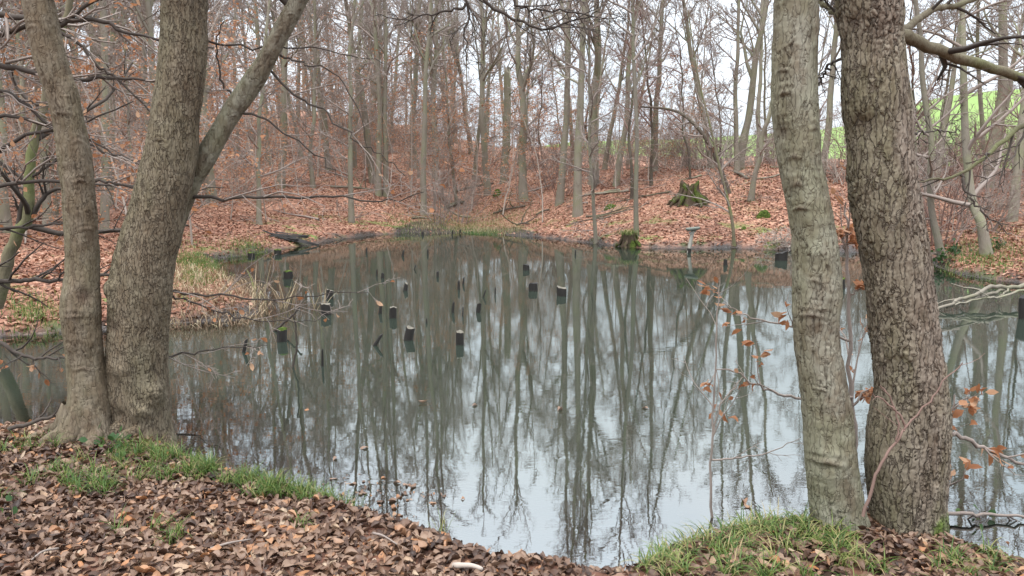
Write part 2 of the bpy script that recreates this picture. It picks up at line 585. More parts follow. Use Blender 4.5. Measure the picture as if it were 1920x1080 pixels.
# ------------------------------------------------------------------ terrain
near_shore = [(-420, 800), (-150, 800), (0, 798), (70, 792), (120, 765), (220, 752), (300, 770), (325, 815), (350, 840), (400, 858), (500, 885), (600, 907), (700, 942), (780, 962), (850, 985),
              (890, 1012), (960, 1022), (1030, 1026), (1080, 1038), (1150, 1044), (1205, 1040), (1235, 1012), (1300, 985), (1400, 966), (1500, 958), (1580, 935), (1650, 930),
              (1740, 945), (1775, 990), (1850, 1022), (1920, 1042), (2050, 1060), (2300, 1060)]
far_shore = [(2700, 600), (2250, 572), (2050, 548), (1920, 531), (1860, 525), (1800, 515), (1745, 497), (1690, 481), (1600, 473), (1480, 470), (1380, 465), (1290, 466), (1200, 465),
             (1120, 458), (1050, 449), (1000, 444), (930, 441), (860, 438), (760, 437), (700, 441), (640, 449), (590, 458), (540, 465), (470, 478), (400, 487),
             (412, 510), (440, 532), (478, 556), (492, 585), (440, 602), (330, 607), (200, 620), (100, 626), (0, 632), (-200, 640), (-450, 650)]
POLY = np.array([atZ(x, y, .1)[:2] for x, y in near_shore] + [atZ(x, y, 0)[:2] for x, y in far_shore])
def sdf(x, y):
    """distance to the shoreline, negative in the pond"""
    x = np.asarray(x, float).ravel(); y = np.asarray(y, float).ravel()
    d = np.full(x.shape, 1e9)
    inside = np.zeros(x.shape, bool)
    n = len(POLY)
    for k in range(n):
        a, b = POLY[k], POLY[(k + 1) % n]
        e = b - a
        t = np.clip(((x - a[0]) * e[0] + (y - a[1]) * e[1]) / (e @ e), 0, 1)
        d = np.minimum(d, np.hypot(x - a[0] - t * e[0], y - a[1] - t * e[1]))
        c = ((a[1] > y) != (b[1] > y))
        with np.errstate(divide='ignore', invalid='ignore'):
            xi = (b[0] - a[0]) * (y - a[1]) / (b[1] - a[1] if b[1] != a[1] else 1e-9) + a[0]
        inside ^= c & (x < xi)
    return np.where(inside, -d, d)
AZ = np.array([-600, 100, 350, 600, 780, 880, 980, 1100, 1250, 1500, 1820, 2400], float)
DD = np.array([0, 3, 6, 11, 20, 35, 55, 85, 140, 400], float)
HT = np.array([[0, .25, .4, .6, 2.3, 5.4, 8.4, 10.5, 11, 12],
               [0, .2, .35, .7, 2.5, 5.6, 8.4, 10.5, 11, 12],
               [0, .3, .7, 1.5, 3.2, 6.2, 8.8, 10.5, 11, 12],
               [0, .6, 1.3, 2.3, 4.2, 7.0, 9.2, 10.5, 11, 12],
               [0, .35, .9, 1.8, 3.6, 6.0, 7.8, 8.6, 9, 11],
               [0, .08, .16, .8, 2.8, 5.0, 6.4, 7.2, 8, 10],
               [0, .15, .6, 1.7, 3.0, 4.4, 5.4, 6.8, 9, 13],
               [0, .6, 1.3, 2.3, 2.9, 3.7, 4.8, 7.4, 10.5, 15],
               [0, .65, 1.35, 2.5, 2.8, 3.2, 4.5, 7.6, 10.5, 15],
               [0, .65, 1.35, 2.4, 2.8, 3.4, 5, 8.5, 11.5, 15],
               [0, .5, .95, 1.9, 3, 4.4, 7.0, 12.4, 17.5, 22],
               [0, .5, 1, 2, 3, 4.6, 7.2, 13.2, 18, 23]])
def terr(x, y, d=None):
    x = np.asarray(x, float).ravel(); y = np.asarray(y, float).ravel()
    if d is None:
        d = sdf(x, y)
    px = 960 + FPX * x / np.maximum(y, 3.0)
    px = np.clip(px, AZ[0], AZ[-1])
    dc = np.clip(d, 0, DD[-1])
    cols = np.array([np.interp(dc, DD, HT[k]) for k in range(len(AZ))])
    i = np.clip(np.searchsorted(AZ, px) - 1, 0, len(AZ) - 2)
    f = ss((px - AZ[i]) / (AZ[i + 1] - AZ[i]))
    ar = np.arange(len(x))
    far = cols[i, ar] * (1 - f) + cols[i + 1, ar] * f
    flat = np.interp(px, [780, 860, 940, 1000], [1, .15, .15, 1])
    far = far + .12 * flat * ss(d, 0, .35)
    near = .17 * ss(d, 0, .3) + .17 * ss(d, .2, 2.2)
    w = ss(y, 5.6, 8.4)
    p = np.stack([x, y, np.zeros_like(x)], 1)
    rough = fbm(p * .9, 3, 3) * .24 * ss(d, .3, 3) * w + fbm(p * 5, 7, 3) * .035 * ss(d, 0, .3) + fbm(p * .13, 13, 2) * 1.1 * ss(d, 8, 30)
    z = near * (1 - w) + far * w + rough
    sub = -np.minimum(.9, .28 * (-d)) - .02
    return np.where(d < 0, sub, z)
def hit(px, py, tmax=60.0, lift=0.0):
    r = ray(px, py)
    t = np.linspace(2.0, tmax, 3000)
    x, y, z = r[0] * t, r[1] * t, CAMZ + r[2] * t
    g = terr(x, y)
    k = np.nonzero(z <= g)[0]
    if len(k) == 0:
        return None
    k = k[0]
    return np.array([x[k], y[k], g[k]])
def tz(x, y):
    return float(terr([x], [y])[0])

def axis(parts):
    out = [parts[0][0]]
    for a, b, s in parts:
        n = max(1, int(round((b - a) / s)))
        out += list(a + (b - a) * (np.arange(n) + 1) / n)
    return np.array(out)
gx = axis([(-400, -120, 20), (-120, -40, 3.2), (-40, -14, 1.0), (-14, -4.5, .3), (-4.5, 4.5, .07), (4.5, 14, .3), (14, 40, 1.0), (40, 120, 3.2), (120, 400, 20)])
gy = axis([(-60, -8, 6), (-8, 1.5, .9), (1.5, 6.2, .065), (6.2, 14, .22), (14, 40, .4), (40, 90, 1.2), (90, 200, 5), (200, 600, 40)])
GX, GY = np.meshgrid(gx, gy)
gd = sdf(GX, GY)
gz = terr(GX, GY, gd)
gv = np.stack([GX.ravel(), GY.ravel(), gz], 1)
gpx = 960 + FPX * GX.ravel() / np.maximum(GY.ravel(), 3)
nx, ny = len(gx), len(gy)
ii, jj = np.meshgrid(np.arange(ny - 1), np.arange(nx - 1), indexing='ij')
gf = np.stack([ii * nx + jj, ii * nx + jj + 1, (ii + 1) * nx + jj + 1, (ii + 1) * nx + jj], -1).reshape(-1, 4)
is_field = (gd > np.interp(gpx, [1000, 1100, 1250, 1420, 1600, 1900], [90, 62, 50, 34, 19, 15])) & (gpx > 1000) & (GY.ravel() > 25)
ff = is_field[gf].all(axis=1)
shore_noise = fbm(np.stack([GX.ravel(), GY.ravel(), 0 * gd], 1) * 1.6, 4, 3)
mudflat = ss(gpx, 730, 800) * (1 - ss(gpx, 960, 1010)) * (GY.ravel() > 20) * 2.2
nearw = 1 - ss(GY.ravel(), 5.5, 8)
mud = 1 - ss(gd + shore_noise * .8, .12 + mudflat - .06 * nearw, .34 + mudflat * 1.15 - .12 * nearw)
grassy = np.clip(1.2 - gd / 3.5, 0, 1) * (1 - nearw) + .12
def sub_mesh(name, mask, mat):
    f = gf[mask]
    used = np.unique(f)
    re = np.full(len(gv), -1)
    re[used] = np.arange(len(used))
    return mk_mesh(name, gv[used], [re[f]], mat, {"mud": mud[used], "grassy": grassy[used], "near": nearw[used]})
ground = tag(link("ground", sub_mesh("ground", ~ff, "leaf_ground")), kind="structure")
field = tag(link("field", sub_mesh("field", ff, "field_grass")), kind="structure")

# water sheet
wx = axis([(-16, -5, .5), (-5, 5, .12), (5, 26, .5)])
wy = axis([(2.6, 8, .08), (8, 34, .35)])
WX, WY = np.meshgrid(wx, wy)
wd = sdf(WX, WY)
wv_ = np.stack([WX.ravel(), WY.ravel(), np.zeros(WX.size)], 1)
nx2, ny2 = len(wx), len(wy)
ii, jj = np.meshgrid(np.arange(ny2 - 1), np.arange(nx2 - 1), indexing='ij')
wf = np.stack([ii * nx2 + jj, ii * nx2 + jj + 1, (ii + 1) * nx2 + jj + 1, (ii + 1) * nx2 + jj], -1).reshape(-1, 4)
keep = (wd[wf] < 1.0).any(axis=1)
wdepth = np.maximum(0, -terr(WX, WY, wd))
pond = tag(link("pond", mk_mesh("pond", wv_, [wf[keep]], "pond_water", {"depth": wdepth})), kind="structure")

# ------------------------------------------------------------------ near trunks with modelled bark
def bark_trunk(name, spec, parent, mat, style, K, res, seed, top=None, bumps=(), scars=(), flare=.25, moss_at=None, amp=1.0):
    """spec: (centre px, py, width px, Y) from the ground up; top: further world points (x, y, z, r)"""
    C = [atY(c, y, Y) for c, y, w, Y in spec]
    R = [pxr(p, w) for p, (c, y, w, Y) in zip(C, spec)]
    base = C[0] + (C[0] - C[1]) / np.linalg.norm(C[0] - C[1]) * .22
    C = [base] + C
    R = [R[0] * 1.02] + R
    vis = len(C)
    for t in (top or []):
        C.append(np.array(t[:3])); R.append(t[3])
    data = np.column_stack([np.array(C), R])
    seg = np.linalg.norm(np.diff(data[:, :3], axis=0), axis=1)
    dense = catmull(data, 40 * len(C))
    ds = np.concatenate([[0], np.cumsum(np.linalg.norm(np.diff(dense[:, :3], axis=0), axis=1))])
    Lvis = seg[:vis - 1].sum() + .1
    s1 = np.arange(0, min(Lvis, ds[-1]), res)
    s2 = np.arange(s1[-1] + .06, ds[-1], .06) if ds[-1] > Lvis + .1 else np.array([])
    S = np.concatenate([s1, s2])
    Cc = np.column_stack([np.interp(S, ds, dense[:, k]) for k in range(3)])
    Rc = np.interp(S, ds, dense[:, 3])
    T = np.gradient(Cc, axis=0)
    T /= np.linalg.norm(T, axis=1, keepdims=True)
    ker = np.ones(9) / 9
    U = np.cross(T, np.array([0, 1.0, 0]))
    U /= np.linalg.norm(U, axis=1, keepdims=True)
    W = np.cross(T, U)
    a = np.arange(K) * 2 * math.pi / K
    ca, sa = np.cos(a), np.sin(a)
    N = ca[None, :, None] * U[:, None, :] + sa[None, :, None] * W[:, None, :]
    M = len(S)
    q = np.stack([Rc[:, None] * ca[None], Rc[:, None] * sa[None], np.broadcast_to(S[:, None], (M, K))], -1).reshape(-1, 3)
    sflat = q[:, 2]
    th = np.tile(a, M)
    warp = np.stack([fbm(q * 14, seed + 1, 3), fbm(q * 14 + 31, seed + 2, 3), fbm(q * 9 + 57, seed + 3, 3)], 1)
    disp = fbm(q * 4.5, seed + 5, 3) * .035
    plate = np.zeros(len(q))
    fiss = np.zeros(len(q))
    if style == 'plated':
        jag = np.stack([fbm(q * np.array([60, 60, 30]), seed + 61, 2), fbm(q * np.array([60, 60, 30]) + 9, seed + 62, 2), fbm(q * 40, seed + 63, 2)], 1)
        qq = q * np.array([1 / .025, 1 / .025, 1 / .115]) * (1 + .35 * fbm(q * 2.2, seed + 81, 2))[:, None] + warp * np.array([1.0, 1.0, .9]) + jag * np.array([.7, .7, .4])
        f1, f2, cid = voro(qq, seed)
        pl = ss(f2 - f1, .02, .13)
        q2 = q * np.array([1 / .022, 1 / .022, 1 / .045]) + warp * .9 + jag * .8
        g1, g2, c2 = voro(q2, seed + 40)
        p2 = ss(g2 - g1, .0, .09)
        rgh = .55 + .9 * ss(fbm(q * np.array([4, 4, 2]), seed + 82, 2), -.25, .25)
        disp += ((pl - 1) * .006 + (cid - .5) * .006 * pl + (c2 - .5) * .004 * pl) * rgh + (p2 - 1) * .0025 + fbm(q * 90, seed + 8, 2) * .003
        plate = pl * (.35 * cid + .65 * c2)
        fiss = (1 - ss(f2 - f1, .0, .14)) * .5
    elif style == 'furrowed':
        jag = np.stack([fbm(q * np.array([70, 70, 30]), seed + 61, 2), fbm(q * np.array([70, 70, 30]) + 9, seed + 62, 2), fbm(q * 40, seed + 63, 2)], 1)
        qq = q * np.array([1 / .017, 1 / .017, 1 / .085]) * (1 + .4 * fbm(q * 2.2, seed + 81, 2))[:, None] + warp * np.array([1.1, 1.1, .9]) + jag * np.array([.8, .8, .4])
        f1, f2, cid = voro(qq, seed)
        pl = ss(f2 - f1, .0, .16)
        q2 = q * np.array([1 / .02, 1 / .02, 1 / .03]) + warp * .9 + jag
        g1, g2, c2 = voro(q2, seed + 40)
        rgh = .4 + 1.0 * ss(fbm(q * np.array([4, 4, 2]), seed + 82, 2), -.25, .25)
        disp += ((pl - 1) * .0035 + (cid - .5) * .004 * pl + (c2 - .5) * .003 * pl) * rgh + fbm(q * 80, seed + 8, 2) * .0035
        plate = pl * (.4 * cid + .6 * c2) * .9
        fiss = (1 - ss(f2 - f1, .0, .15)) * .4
    else:
        r = np.abs(fbm(q * np.array([26, 26, 3.0]) + warp * .8, seed + 6, 3)) * 2
        on = ss(fbm(q * 3, seed + 14, 2), -.2, .08)
        crack = (1 - ss(r, .0, .05)) * on
        wr = fbm(q * np.array([9, 9, 48]) + warp * 2.6, seed + 9, 3)
        disp += -crack * .0085 + wr * .003 + fbm(q * 60, seed + 8, 3) * .0065
        plate = ss(fbm(q * np.array([18, 18, 9]), seed + 12, 3), -.05, .15) * .7
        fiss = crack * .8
    disp *= 1.0
    disp = disp * amp
    fl = np.exp(-np.maximum(sflat - .2, 0) / .13) * flare
    lobes = .55 + .45 * np.cos(th * 4 + seed) + .35 * np.cos(th * 7 + 2 * seed)
    disp += q[:, 0] * 0 + np.repeat(Rc, K) * fl * np.maximum(lobes, -.2)
    P = (Cc[:, None, :] + N * Rc[:, None, None]).reshape(-1, 3)
    Nf = N.reshape(-1, 3)
    stain = np.zeros(len(q))
    for bx, by, bamp, brad in bumps:
        j = np.argmin(np.abs(np.array([(p[2] - atY(bx, by, p[1])[2]) for p in Cc])))
        c0 = atY(bx, by, Cc[j, 1] - Rc[j] * .75)
        dd = (P - c0) / np.array([brad, brad * 1.3, brad])
        g = np.exp(-(dd ** 2).sum(1))
        disp += bamp * g * (1 + 1.1 * fbm(q * 26, seed + 20, 3))
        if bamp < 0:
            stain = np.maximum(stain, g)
    for bx, by, wid, hgt in scars:      # old branch collars: a raised brow, wrinkled, darker in the middle
        j = np.argmin(np.abs(np.array([(p[2] - atY(bx, by, p[1])[2]) for p in Cc])))
        c0 = atY(bx, by, Cc[j, 1] - Rc[j] * .8)
        wq = fbm(q * 11, seed + 72, 2)
        dx = np.linalg.norm((P - c0)[:, :2], axis=1) / (wid * .62) * (1 + .8 * wq)
        dz = (P[:, 2] - c0[2] + .03 * wq) / hgt
        g = np.exp(-dx ** 2 - dz ** 2)
        disp += .0055 * g * (1 + 1.0 * np.cos(dz * 4.2 + dx * 2)) * (.4 + 1.6 * vnoise(q * 16, seed + 71))
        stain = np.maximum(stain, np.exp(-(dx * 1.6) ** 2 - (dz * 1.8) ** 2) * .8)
    moss = np.zeros(len(q))
    if moss_at is not None:
        mx, my, mr = moss_at
        j = np.argmin(np.abs(Cc[:, 2] - atY(mx, my, spec[0][3])[2]))
        c0 = atY(mx, my, Cc[j, 1] - Rc[j] * .6)
        moss = ss(1 - np.linalg.norm((P - c0), axis=1) / mr + fbm(q * 20, seed + 33, 3) * .7, 0, .35)
        disp += moss * .008
    algae = ss(-Nf[:, 0] + 1.6 * fbm(q * np.array([5, 5, 1.6]), seed + 91, 3), .15, .75)      # damp side
    P = P + Nf * disp[:, None]
    i = np.arange(M - 1)[:, None]
    j = np.arange(K)[None, :]
    F = np.stack([i * K + j, i * K + (j + 1) % K, (i + 1) * K + (j + 1) % K, (i + 1) * K + j], -1).reshape(-1, 4)
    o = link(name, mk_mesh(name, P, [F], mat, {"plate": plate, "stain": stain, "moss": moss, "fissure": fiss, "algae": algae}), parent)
    return Cc, Rc

def surface_roots(parent, px, py, Y, rad, mat, seed, angs):
    rng = random.Random(seed)
    c = atY(px, py, Y)
    for a in angs:
        d = np.array([math.cos(a), math.sin(a), 0])
        L = rng.uniform(.22, .38)
        pts = [c + d * rad * .55 + np.array([0, 0, .20])]
        for f, zo in ((.9, .07), (1.0, .012), (1.0, -.02), (1.0, -.07)):
            k = len(pts)
            q = c + d * (rad * .95 + L * (k - 1) / 3) + np.array([-d[1], d[0], 0]) * rng.gauss(0, .03) * k
            pts.append(np.array([q[0], q[1], max(tz(q[0], q[1]), -.1) + zo]))
        C = catmull(pts, 18)
        R = np.interp(np.linspace(0, 1, 18), [0, .35, 1], [.055, .05, .018]) * rng.uniform(.8, 1.15) * np.array([1 + rng.uniform(-.08, .08) for _ in range(18)])
        link("root", tubes_mesh("root", [(C, R, 10)], mat), parent)
def world_children(root):
    """parts are written in world coordinates: undo the root's own offset"""
    for c in root.children:
        c.matrix_parent_inverse = Matrix.Translation(root.location).inverted()

def px_branch(pts, w0, w1, rng, n=None, wob=.0):
    """pts: (px, py, Y) or world arrays -> centre line and radii from pixel widths"""
    P = [np.array(p[1]) if isinstance(p[0], str) else atY(*p) for p in pts]
    n = n or max(6, len(pts) * 4)
    C = catmull(P, n)
    C[1:-1] += np.array([[rng.gauss(0, wob) for _ in range(3)] for _ in range(n - 2)]) if wob else 0
    r0, r1 = pxr(C[0], w0), pxr(C[-1], w1)
    return C, np.linspace(r0, r1, n)

def bough(parent, P, R, sides, mat, rng, spec, spots=None, twig_mat=None):
    """one bough with its own twigs is one part; twigs of another colour hang under it as a sub-part"""
    sub = []
    sub_limbs(sub, P, R, rng, 0, spec, spots)
    o = link("branch", tubes_mesh("branch", [(P, R, sides)] + (sub if twig_mat is None else []), mat), parent)
    if twig_mat and sub:
        link("twigs", tubes_mesh("twigs", sub, twig_mat), o)["kind"] = "stuff"
    return o
LEAF_MESH = {}
def leaf_meshes(key, mat, n, L, W, curl, tints, rows=4):
    rng = random.Random(sum(map(ord, key)))
    out = []
    for k in range(n):
        V, F = leaf_shape(rng, L * rng.uniform(.8, 1.2), W * rng.uniform(.8, 1.2), rows, curl)
        V[:, 1] += L * .5
        out.append(mk_mesh(key, V, [F], mat, {"tint": np.full(len(V), tints[k % len(tints)])}))
    LEAF_MESH[key] = out
leaf_meshes("beech_leaf", "beech_leaf", 8, .062, .04, .35, [.1, .35, .5, .65, .8, .95])
leaf_meshes("green_leaf", "green_leaf", 5, .055, .042, .2, [.2, .5, .8])
def hang_leaves(parent, key, spots, rng, frac=1.0, scale=1.0, droop=.4):
    for p, d in spots:
        if rng.random() > frac:
            continue
        o = link("leaf", rng.choice(LEAF_MESH[key]), parent)
        dd = unit(np.array(d) + np.array([rng.gauss(0, .6), rng.gauss(0, .6), rng.gauss(0, .35) - droop]))
        q = Vector(dd).to_track_quat('Y', 'Z') @ Quaternion((0, 1, 0), rng.uniform(-1.4, 1.4))
        o.rotation_mode = 'QUATERNION'
        o.rotation_quaternion = q
        o.location = Vector(p)
        s = scale * rng.uniform(.75, 1.3)
        o.scale = (s, s, s)

# ---- the three-stemmed alder
rng = random.Random(11)
RMIN = .0022
b0 = hit(225, 812)
YA = b0[1]
alder = thing("alder_tree", (b0[0], b0[1], b0[2]), "three-stemmed alder with a burred base and one mossy stem leaning over the water", "tree")
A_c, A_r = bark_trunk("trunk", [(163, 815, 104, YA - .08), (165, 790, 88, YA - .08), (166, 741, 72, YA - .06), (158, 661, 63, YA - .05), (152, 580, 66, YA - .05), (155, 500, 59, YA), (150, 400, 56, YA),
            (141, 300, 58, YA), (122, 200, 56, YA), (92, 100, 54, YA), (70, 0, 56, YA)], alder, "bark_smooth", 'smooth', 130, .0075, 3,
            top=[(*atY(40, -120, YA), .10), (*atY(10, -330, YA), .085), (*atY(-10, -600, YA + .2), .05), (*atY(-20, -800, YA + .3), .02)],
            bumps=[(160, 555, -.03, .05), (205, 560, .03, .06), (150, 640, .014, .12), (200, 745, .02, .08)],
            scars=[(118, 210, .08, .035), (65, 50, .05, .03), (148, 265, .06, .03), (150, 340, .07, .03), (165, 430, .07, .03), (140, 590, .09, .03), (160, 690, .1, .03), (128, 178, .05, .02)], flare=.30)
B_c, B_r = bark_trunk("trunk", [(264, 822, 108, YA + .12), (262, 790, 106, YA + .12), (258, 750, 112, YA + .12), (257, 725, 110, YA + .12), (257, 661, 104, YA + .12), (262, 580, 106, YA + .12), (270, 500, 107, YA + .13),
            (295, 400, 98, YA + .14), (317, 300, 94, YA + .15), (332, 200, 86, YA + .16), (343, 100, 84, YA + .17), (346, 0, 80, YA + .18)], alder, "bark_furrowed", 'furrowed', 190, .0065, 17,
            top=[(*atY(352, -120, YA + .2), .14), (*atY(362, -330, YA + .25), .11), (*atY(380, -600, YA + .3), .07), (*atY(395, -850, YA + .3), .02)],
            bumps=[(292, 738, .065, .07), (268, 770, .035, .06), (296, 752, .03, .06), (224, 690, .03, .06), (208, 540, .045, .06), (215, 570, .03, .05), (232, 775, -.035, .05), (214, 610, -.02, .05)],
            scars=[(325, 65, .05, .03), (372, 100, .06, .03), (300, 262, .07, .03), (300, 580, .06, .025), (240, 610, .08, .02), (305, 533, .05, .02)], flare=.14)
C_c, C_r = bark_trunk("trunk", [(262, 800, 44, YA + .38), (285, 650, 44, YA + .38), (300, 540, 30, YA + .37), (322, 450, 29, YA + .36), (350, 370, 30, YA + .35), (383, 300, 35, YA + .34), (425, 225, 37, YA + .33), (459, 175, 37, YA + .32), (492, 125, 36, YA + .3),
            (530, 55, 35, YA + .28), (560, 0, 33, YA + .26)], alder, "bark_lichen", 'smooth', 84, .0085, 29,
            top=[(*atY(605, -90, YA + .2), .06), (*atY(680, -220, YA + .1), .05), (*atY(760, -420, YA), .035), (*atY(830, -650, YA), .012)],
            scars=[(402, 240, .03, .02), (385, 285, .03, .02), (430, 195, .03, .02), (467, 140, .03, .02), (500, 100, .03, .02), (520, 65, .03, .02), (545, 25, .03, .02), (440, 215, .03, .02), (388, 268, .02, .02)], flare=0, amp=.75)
YC = YA + .33
surface_roots(alder, 163, 806, YA - .08, .17, "bark_smooth", 5, (-2.9, -2.2, -1.5, -.9))
surface_roots(alder, 264, 812, YA + .12, .19, "bark_furrowed", 6, (-1.9, -1.2, -.5))
tw = []
lv_spots = []
spec_twig = [(5, .75, .4, 4, 4, .15, .02), (4, .7, .45, 3, 3, .2, .0), (2, .7, .5, 2, 3, .3, .0)]
for pts, w0, w1 in [
        ([(505, 130, YC), (562, 185, YC), (608, 208, YC), (659, 259, YC - .1), (705, 287, YC - .1), (760, 330, YC - .1)], 5, 1.6),
        ([(520, 100, YC), (570, 120, YC), (631, 139, YC), (673, 213, YC), (690, 280, YC)], 4, 1.4),
        ([(440, 205, YC), (492, 222, YC), (553, 264, YC), (608, 305, YC), (640, 330, YC)], 5, 1.4),
        ([(352, 368, YC), (425, 368, YC), (540, 371, YC), (640, 370, YC), (720, 379, YC), (795, 360, YC)], 7, 1.6),
        ([(435, 185, YC), (417, 150, YC), (407, 95, YC), (420, 40, YC)], 5, 2),
        ([(345, 40, YA + .2), (420, 85, YC), (500, 88, YC), (620, 95, YC), (720, 120, YC)], 5, 1.4),
        ([(280, 545, YA + .1), (320, 549, YA + .2), (420, 553, YC), (510, 561, YC), (600, 552, YC), (690, 548, YC)], 6, 1.2),
        ([(280, 545, YA + .1), (320, 552, YA + .2), (400, 580, YC), (470, 598, YC), (545, 605, YC), (600, 596, YC)], 5, 1.2),
        ([(280, 668, YA + .1), (330, 665, YA + .3), (380, 658, YC), (450, 650, YC), (500, 648, YC)], 5, 1.2)]:
    P, R = px_branch(pts, w0, w1, rng, wob=.012)
    low = pts[1][1] > 300
    bough(alder, P, R, 6, "twig_dark", rng, spec_twig, lv_spots if low else None, "twig_grey")
# overhead twigs hanging in from the leaning stem's top
for pts, w0, w1 in [
        ([(680, -220, YA + .1), (780, -120, YA), (860, -50, YA), (878, 5, YA), (876, 60, YA), (874, 115, YA)], 9, 2),
        ([(878, 5, YA), (858, 18, YA), (820, 22, YA), (770, 35, YA), (700, 30, YA)], 6, 1.5),
        ([(760, -420, YA), (850, -180, YA), (905, -5, YA), (970, 36, YA), (1025, 53, YA), (1090, 36, YA), (1120, 20, YA)], 9, 2),
        ([(830, -300, YA), (930, -80, YA), (965, 2, YA), (992, 16, YA), (1055, 20, YA), (1120, 32, YA)], 8, 2)]:
    P, R = px_branch(pts, w0, w1, rng, n=24, wob=.008)
    bough(alder, P, R, 6, "twig_dark", rng, [(9, .8, .22, 4, 4, .45, -.05), (4, .7, .5, 3, 3, .2, -.03), (3, .7, .5, 2, 3, .3, 0)])
# crown above the picture
for Cc in (A_c, B_c, C_c):
    for k in range(7):
        j = int(len(Cc) * rng.uniform(.86, .99))
        d = np.array([rng.uniform(-1, 1), rng.uniform(-1, .6), rng.uniform(.3, .8)])
        P, R = limb(Cc[j], d, rng.uniform(1.2, 2.4), .03, .008, 6, rng)
        tw.append((P, R, 5))
        sub_limbs(tw, P, R, rng, 0, [(5, .8, .45, 4, 3, .2, .05), (4, .7, .5, 3, 3, .2, .02)])
link("crown", tubes_mesh("crown", tw, "twig_dark"), alder)
hang_leaves(alder, "beech_leaf", lv_spots, rng, .13, .8)
world_children(alder)

# ---- two alders standing close together
rng = random.Random(23)
bD, bE = hit(1570, 992), hit(1700, 1006)
YD, YE = bD[1] + .06, bE[1] + .16
alder_d = thing("alder_tree", bD, "slim pale alder with lichen-green bark and ringed branch scars", "tree")
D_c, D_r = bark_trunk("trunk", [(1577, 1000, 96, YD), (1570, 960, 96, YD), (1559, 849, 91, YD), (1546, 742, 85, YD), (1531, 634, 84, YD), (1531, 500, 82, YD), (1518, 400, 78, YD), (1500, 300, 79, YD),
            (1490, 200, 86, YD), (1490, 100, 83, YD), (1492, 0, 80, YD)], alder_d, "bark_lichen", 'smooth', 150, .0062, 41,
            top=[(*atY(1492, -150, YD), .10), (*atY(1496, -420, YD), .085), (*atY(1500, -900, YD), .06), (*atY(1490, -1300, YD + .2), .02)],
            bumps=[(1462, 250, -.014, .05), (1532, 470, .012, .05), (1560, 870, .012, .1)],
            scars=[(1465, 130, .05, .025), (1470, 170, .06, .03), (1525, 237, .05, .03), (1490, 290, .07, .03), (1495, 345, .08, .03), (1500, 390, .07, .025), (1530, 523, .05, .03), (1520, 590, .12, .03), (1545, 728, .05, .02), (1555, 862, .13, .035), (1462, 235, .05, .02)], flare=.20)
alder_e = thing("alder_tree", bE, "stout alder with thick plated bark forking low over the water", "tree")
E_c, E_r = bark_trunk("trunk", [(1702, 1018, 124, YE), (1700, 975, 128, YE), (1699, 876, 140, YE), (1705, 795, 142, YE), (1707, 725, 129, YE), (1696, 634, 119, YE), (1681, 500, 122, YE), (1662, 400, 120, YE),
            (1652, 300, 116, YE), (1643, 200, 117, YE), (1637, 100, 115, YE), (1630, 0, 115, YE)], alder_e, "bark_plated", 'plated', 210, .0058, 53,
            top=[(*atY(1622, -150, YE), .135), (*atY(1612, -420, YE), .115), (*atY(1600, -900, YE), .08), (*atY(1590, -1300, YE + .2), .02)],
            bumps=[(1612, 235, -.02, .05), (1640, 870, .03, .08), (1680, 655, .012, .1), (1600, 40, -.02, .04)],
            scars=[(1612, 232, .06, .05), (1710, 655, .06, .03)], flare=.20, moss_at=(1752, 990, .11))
tw, lim = [], []
for pts, w0, w1, thick in [
        ([(1660, 62, YE), (1700, 70, YE + .05), (1745, 88, YE + .15), (1830, 118, YE + .3), (1920, 147, YE + .5), (2060, 185, YE + .7), (2200, 190, YE + .9)], 26, 12, 1),
        ([(1660, 66, YE), (1698, 52, YE + .1), (1725, 34, YE + .2), (1765, 14, YE + .3), (1830, -4, YE + .4), (1960, -60, YE + .7)], 17, 8, 1),
        ([(1620, 30, YE), (1580, 26, YE + .15), (1550, 12, YE + .3), (1510, -30, YE + .5)], 13, 9, 1),
        ([(1600, 105, YE), (1560, 118, YE + .4), (1545, 135, YE + .5), (1536, 160, YE + .6)], 7, 3, 0),
        ([(2200, 190, YE + .9), (2060, 190, YE + .8), (1960, 215, YE + .6), (1900, 246, YE + .5), (1856, 285, YE + .4), (1805, 323, YE + .35), (1765, 337, YE + .3), (1722, 341, YE + .3)], 13, 3, 1),
        ([(1805, 323, YE + .35), (1808, 350, YE + .3), (1825, 380, YE + .25), (1850, 405, YE + .2), (1880, 424, YE + .2)], 6, 2, 0),
        ([(1700, 255, YE + .2), (1750, 246, YE + .5), (1800, 246, YE + .7)], 4, 2, 0)]:
    P, R = px_branch(pts, w0, w1, rng, n=26, wob=.006)
    bough(alder_e, P, R, 10 if thick else 6, "bark_mossy" if thick else "twig_dark", rng, [(5, .85, .22, 4, 4, .25, 0), (3, .7, .5, 3, 3, .2, 0), (2, .7, .5, 2, 3, .3, 0)], None, "twig_dark")
for Cc, root in ((D_c, alder_d), (E_c, alder_e)):
    top_tw = []
    for k in range(8):
        j = int(len(Cc) * rng.uniform(.9, .99))
        d = np.array([rng.uniform(-1, 1), rng.uniform(-1, .8), rng.uniform(.3, .8)])
        P, R = limb(Cc[j], d, rng.uniform(1.2, 2.4), .03, .008, 6, rng)
        top_tw.append((P, R, 5))
        sub_limbs(top_tw, P, R, rng, 0, [(5, .8, .45, 4, 3, .2, .05), (4, .7, .5, 3, 3, .2, .02)])
    link("crown", tubes_mesh("crown", top_tw, "twig_dark"), root)
world_children(alder_d)
world_children(alder_e)

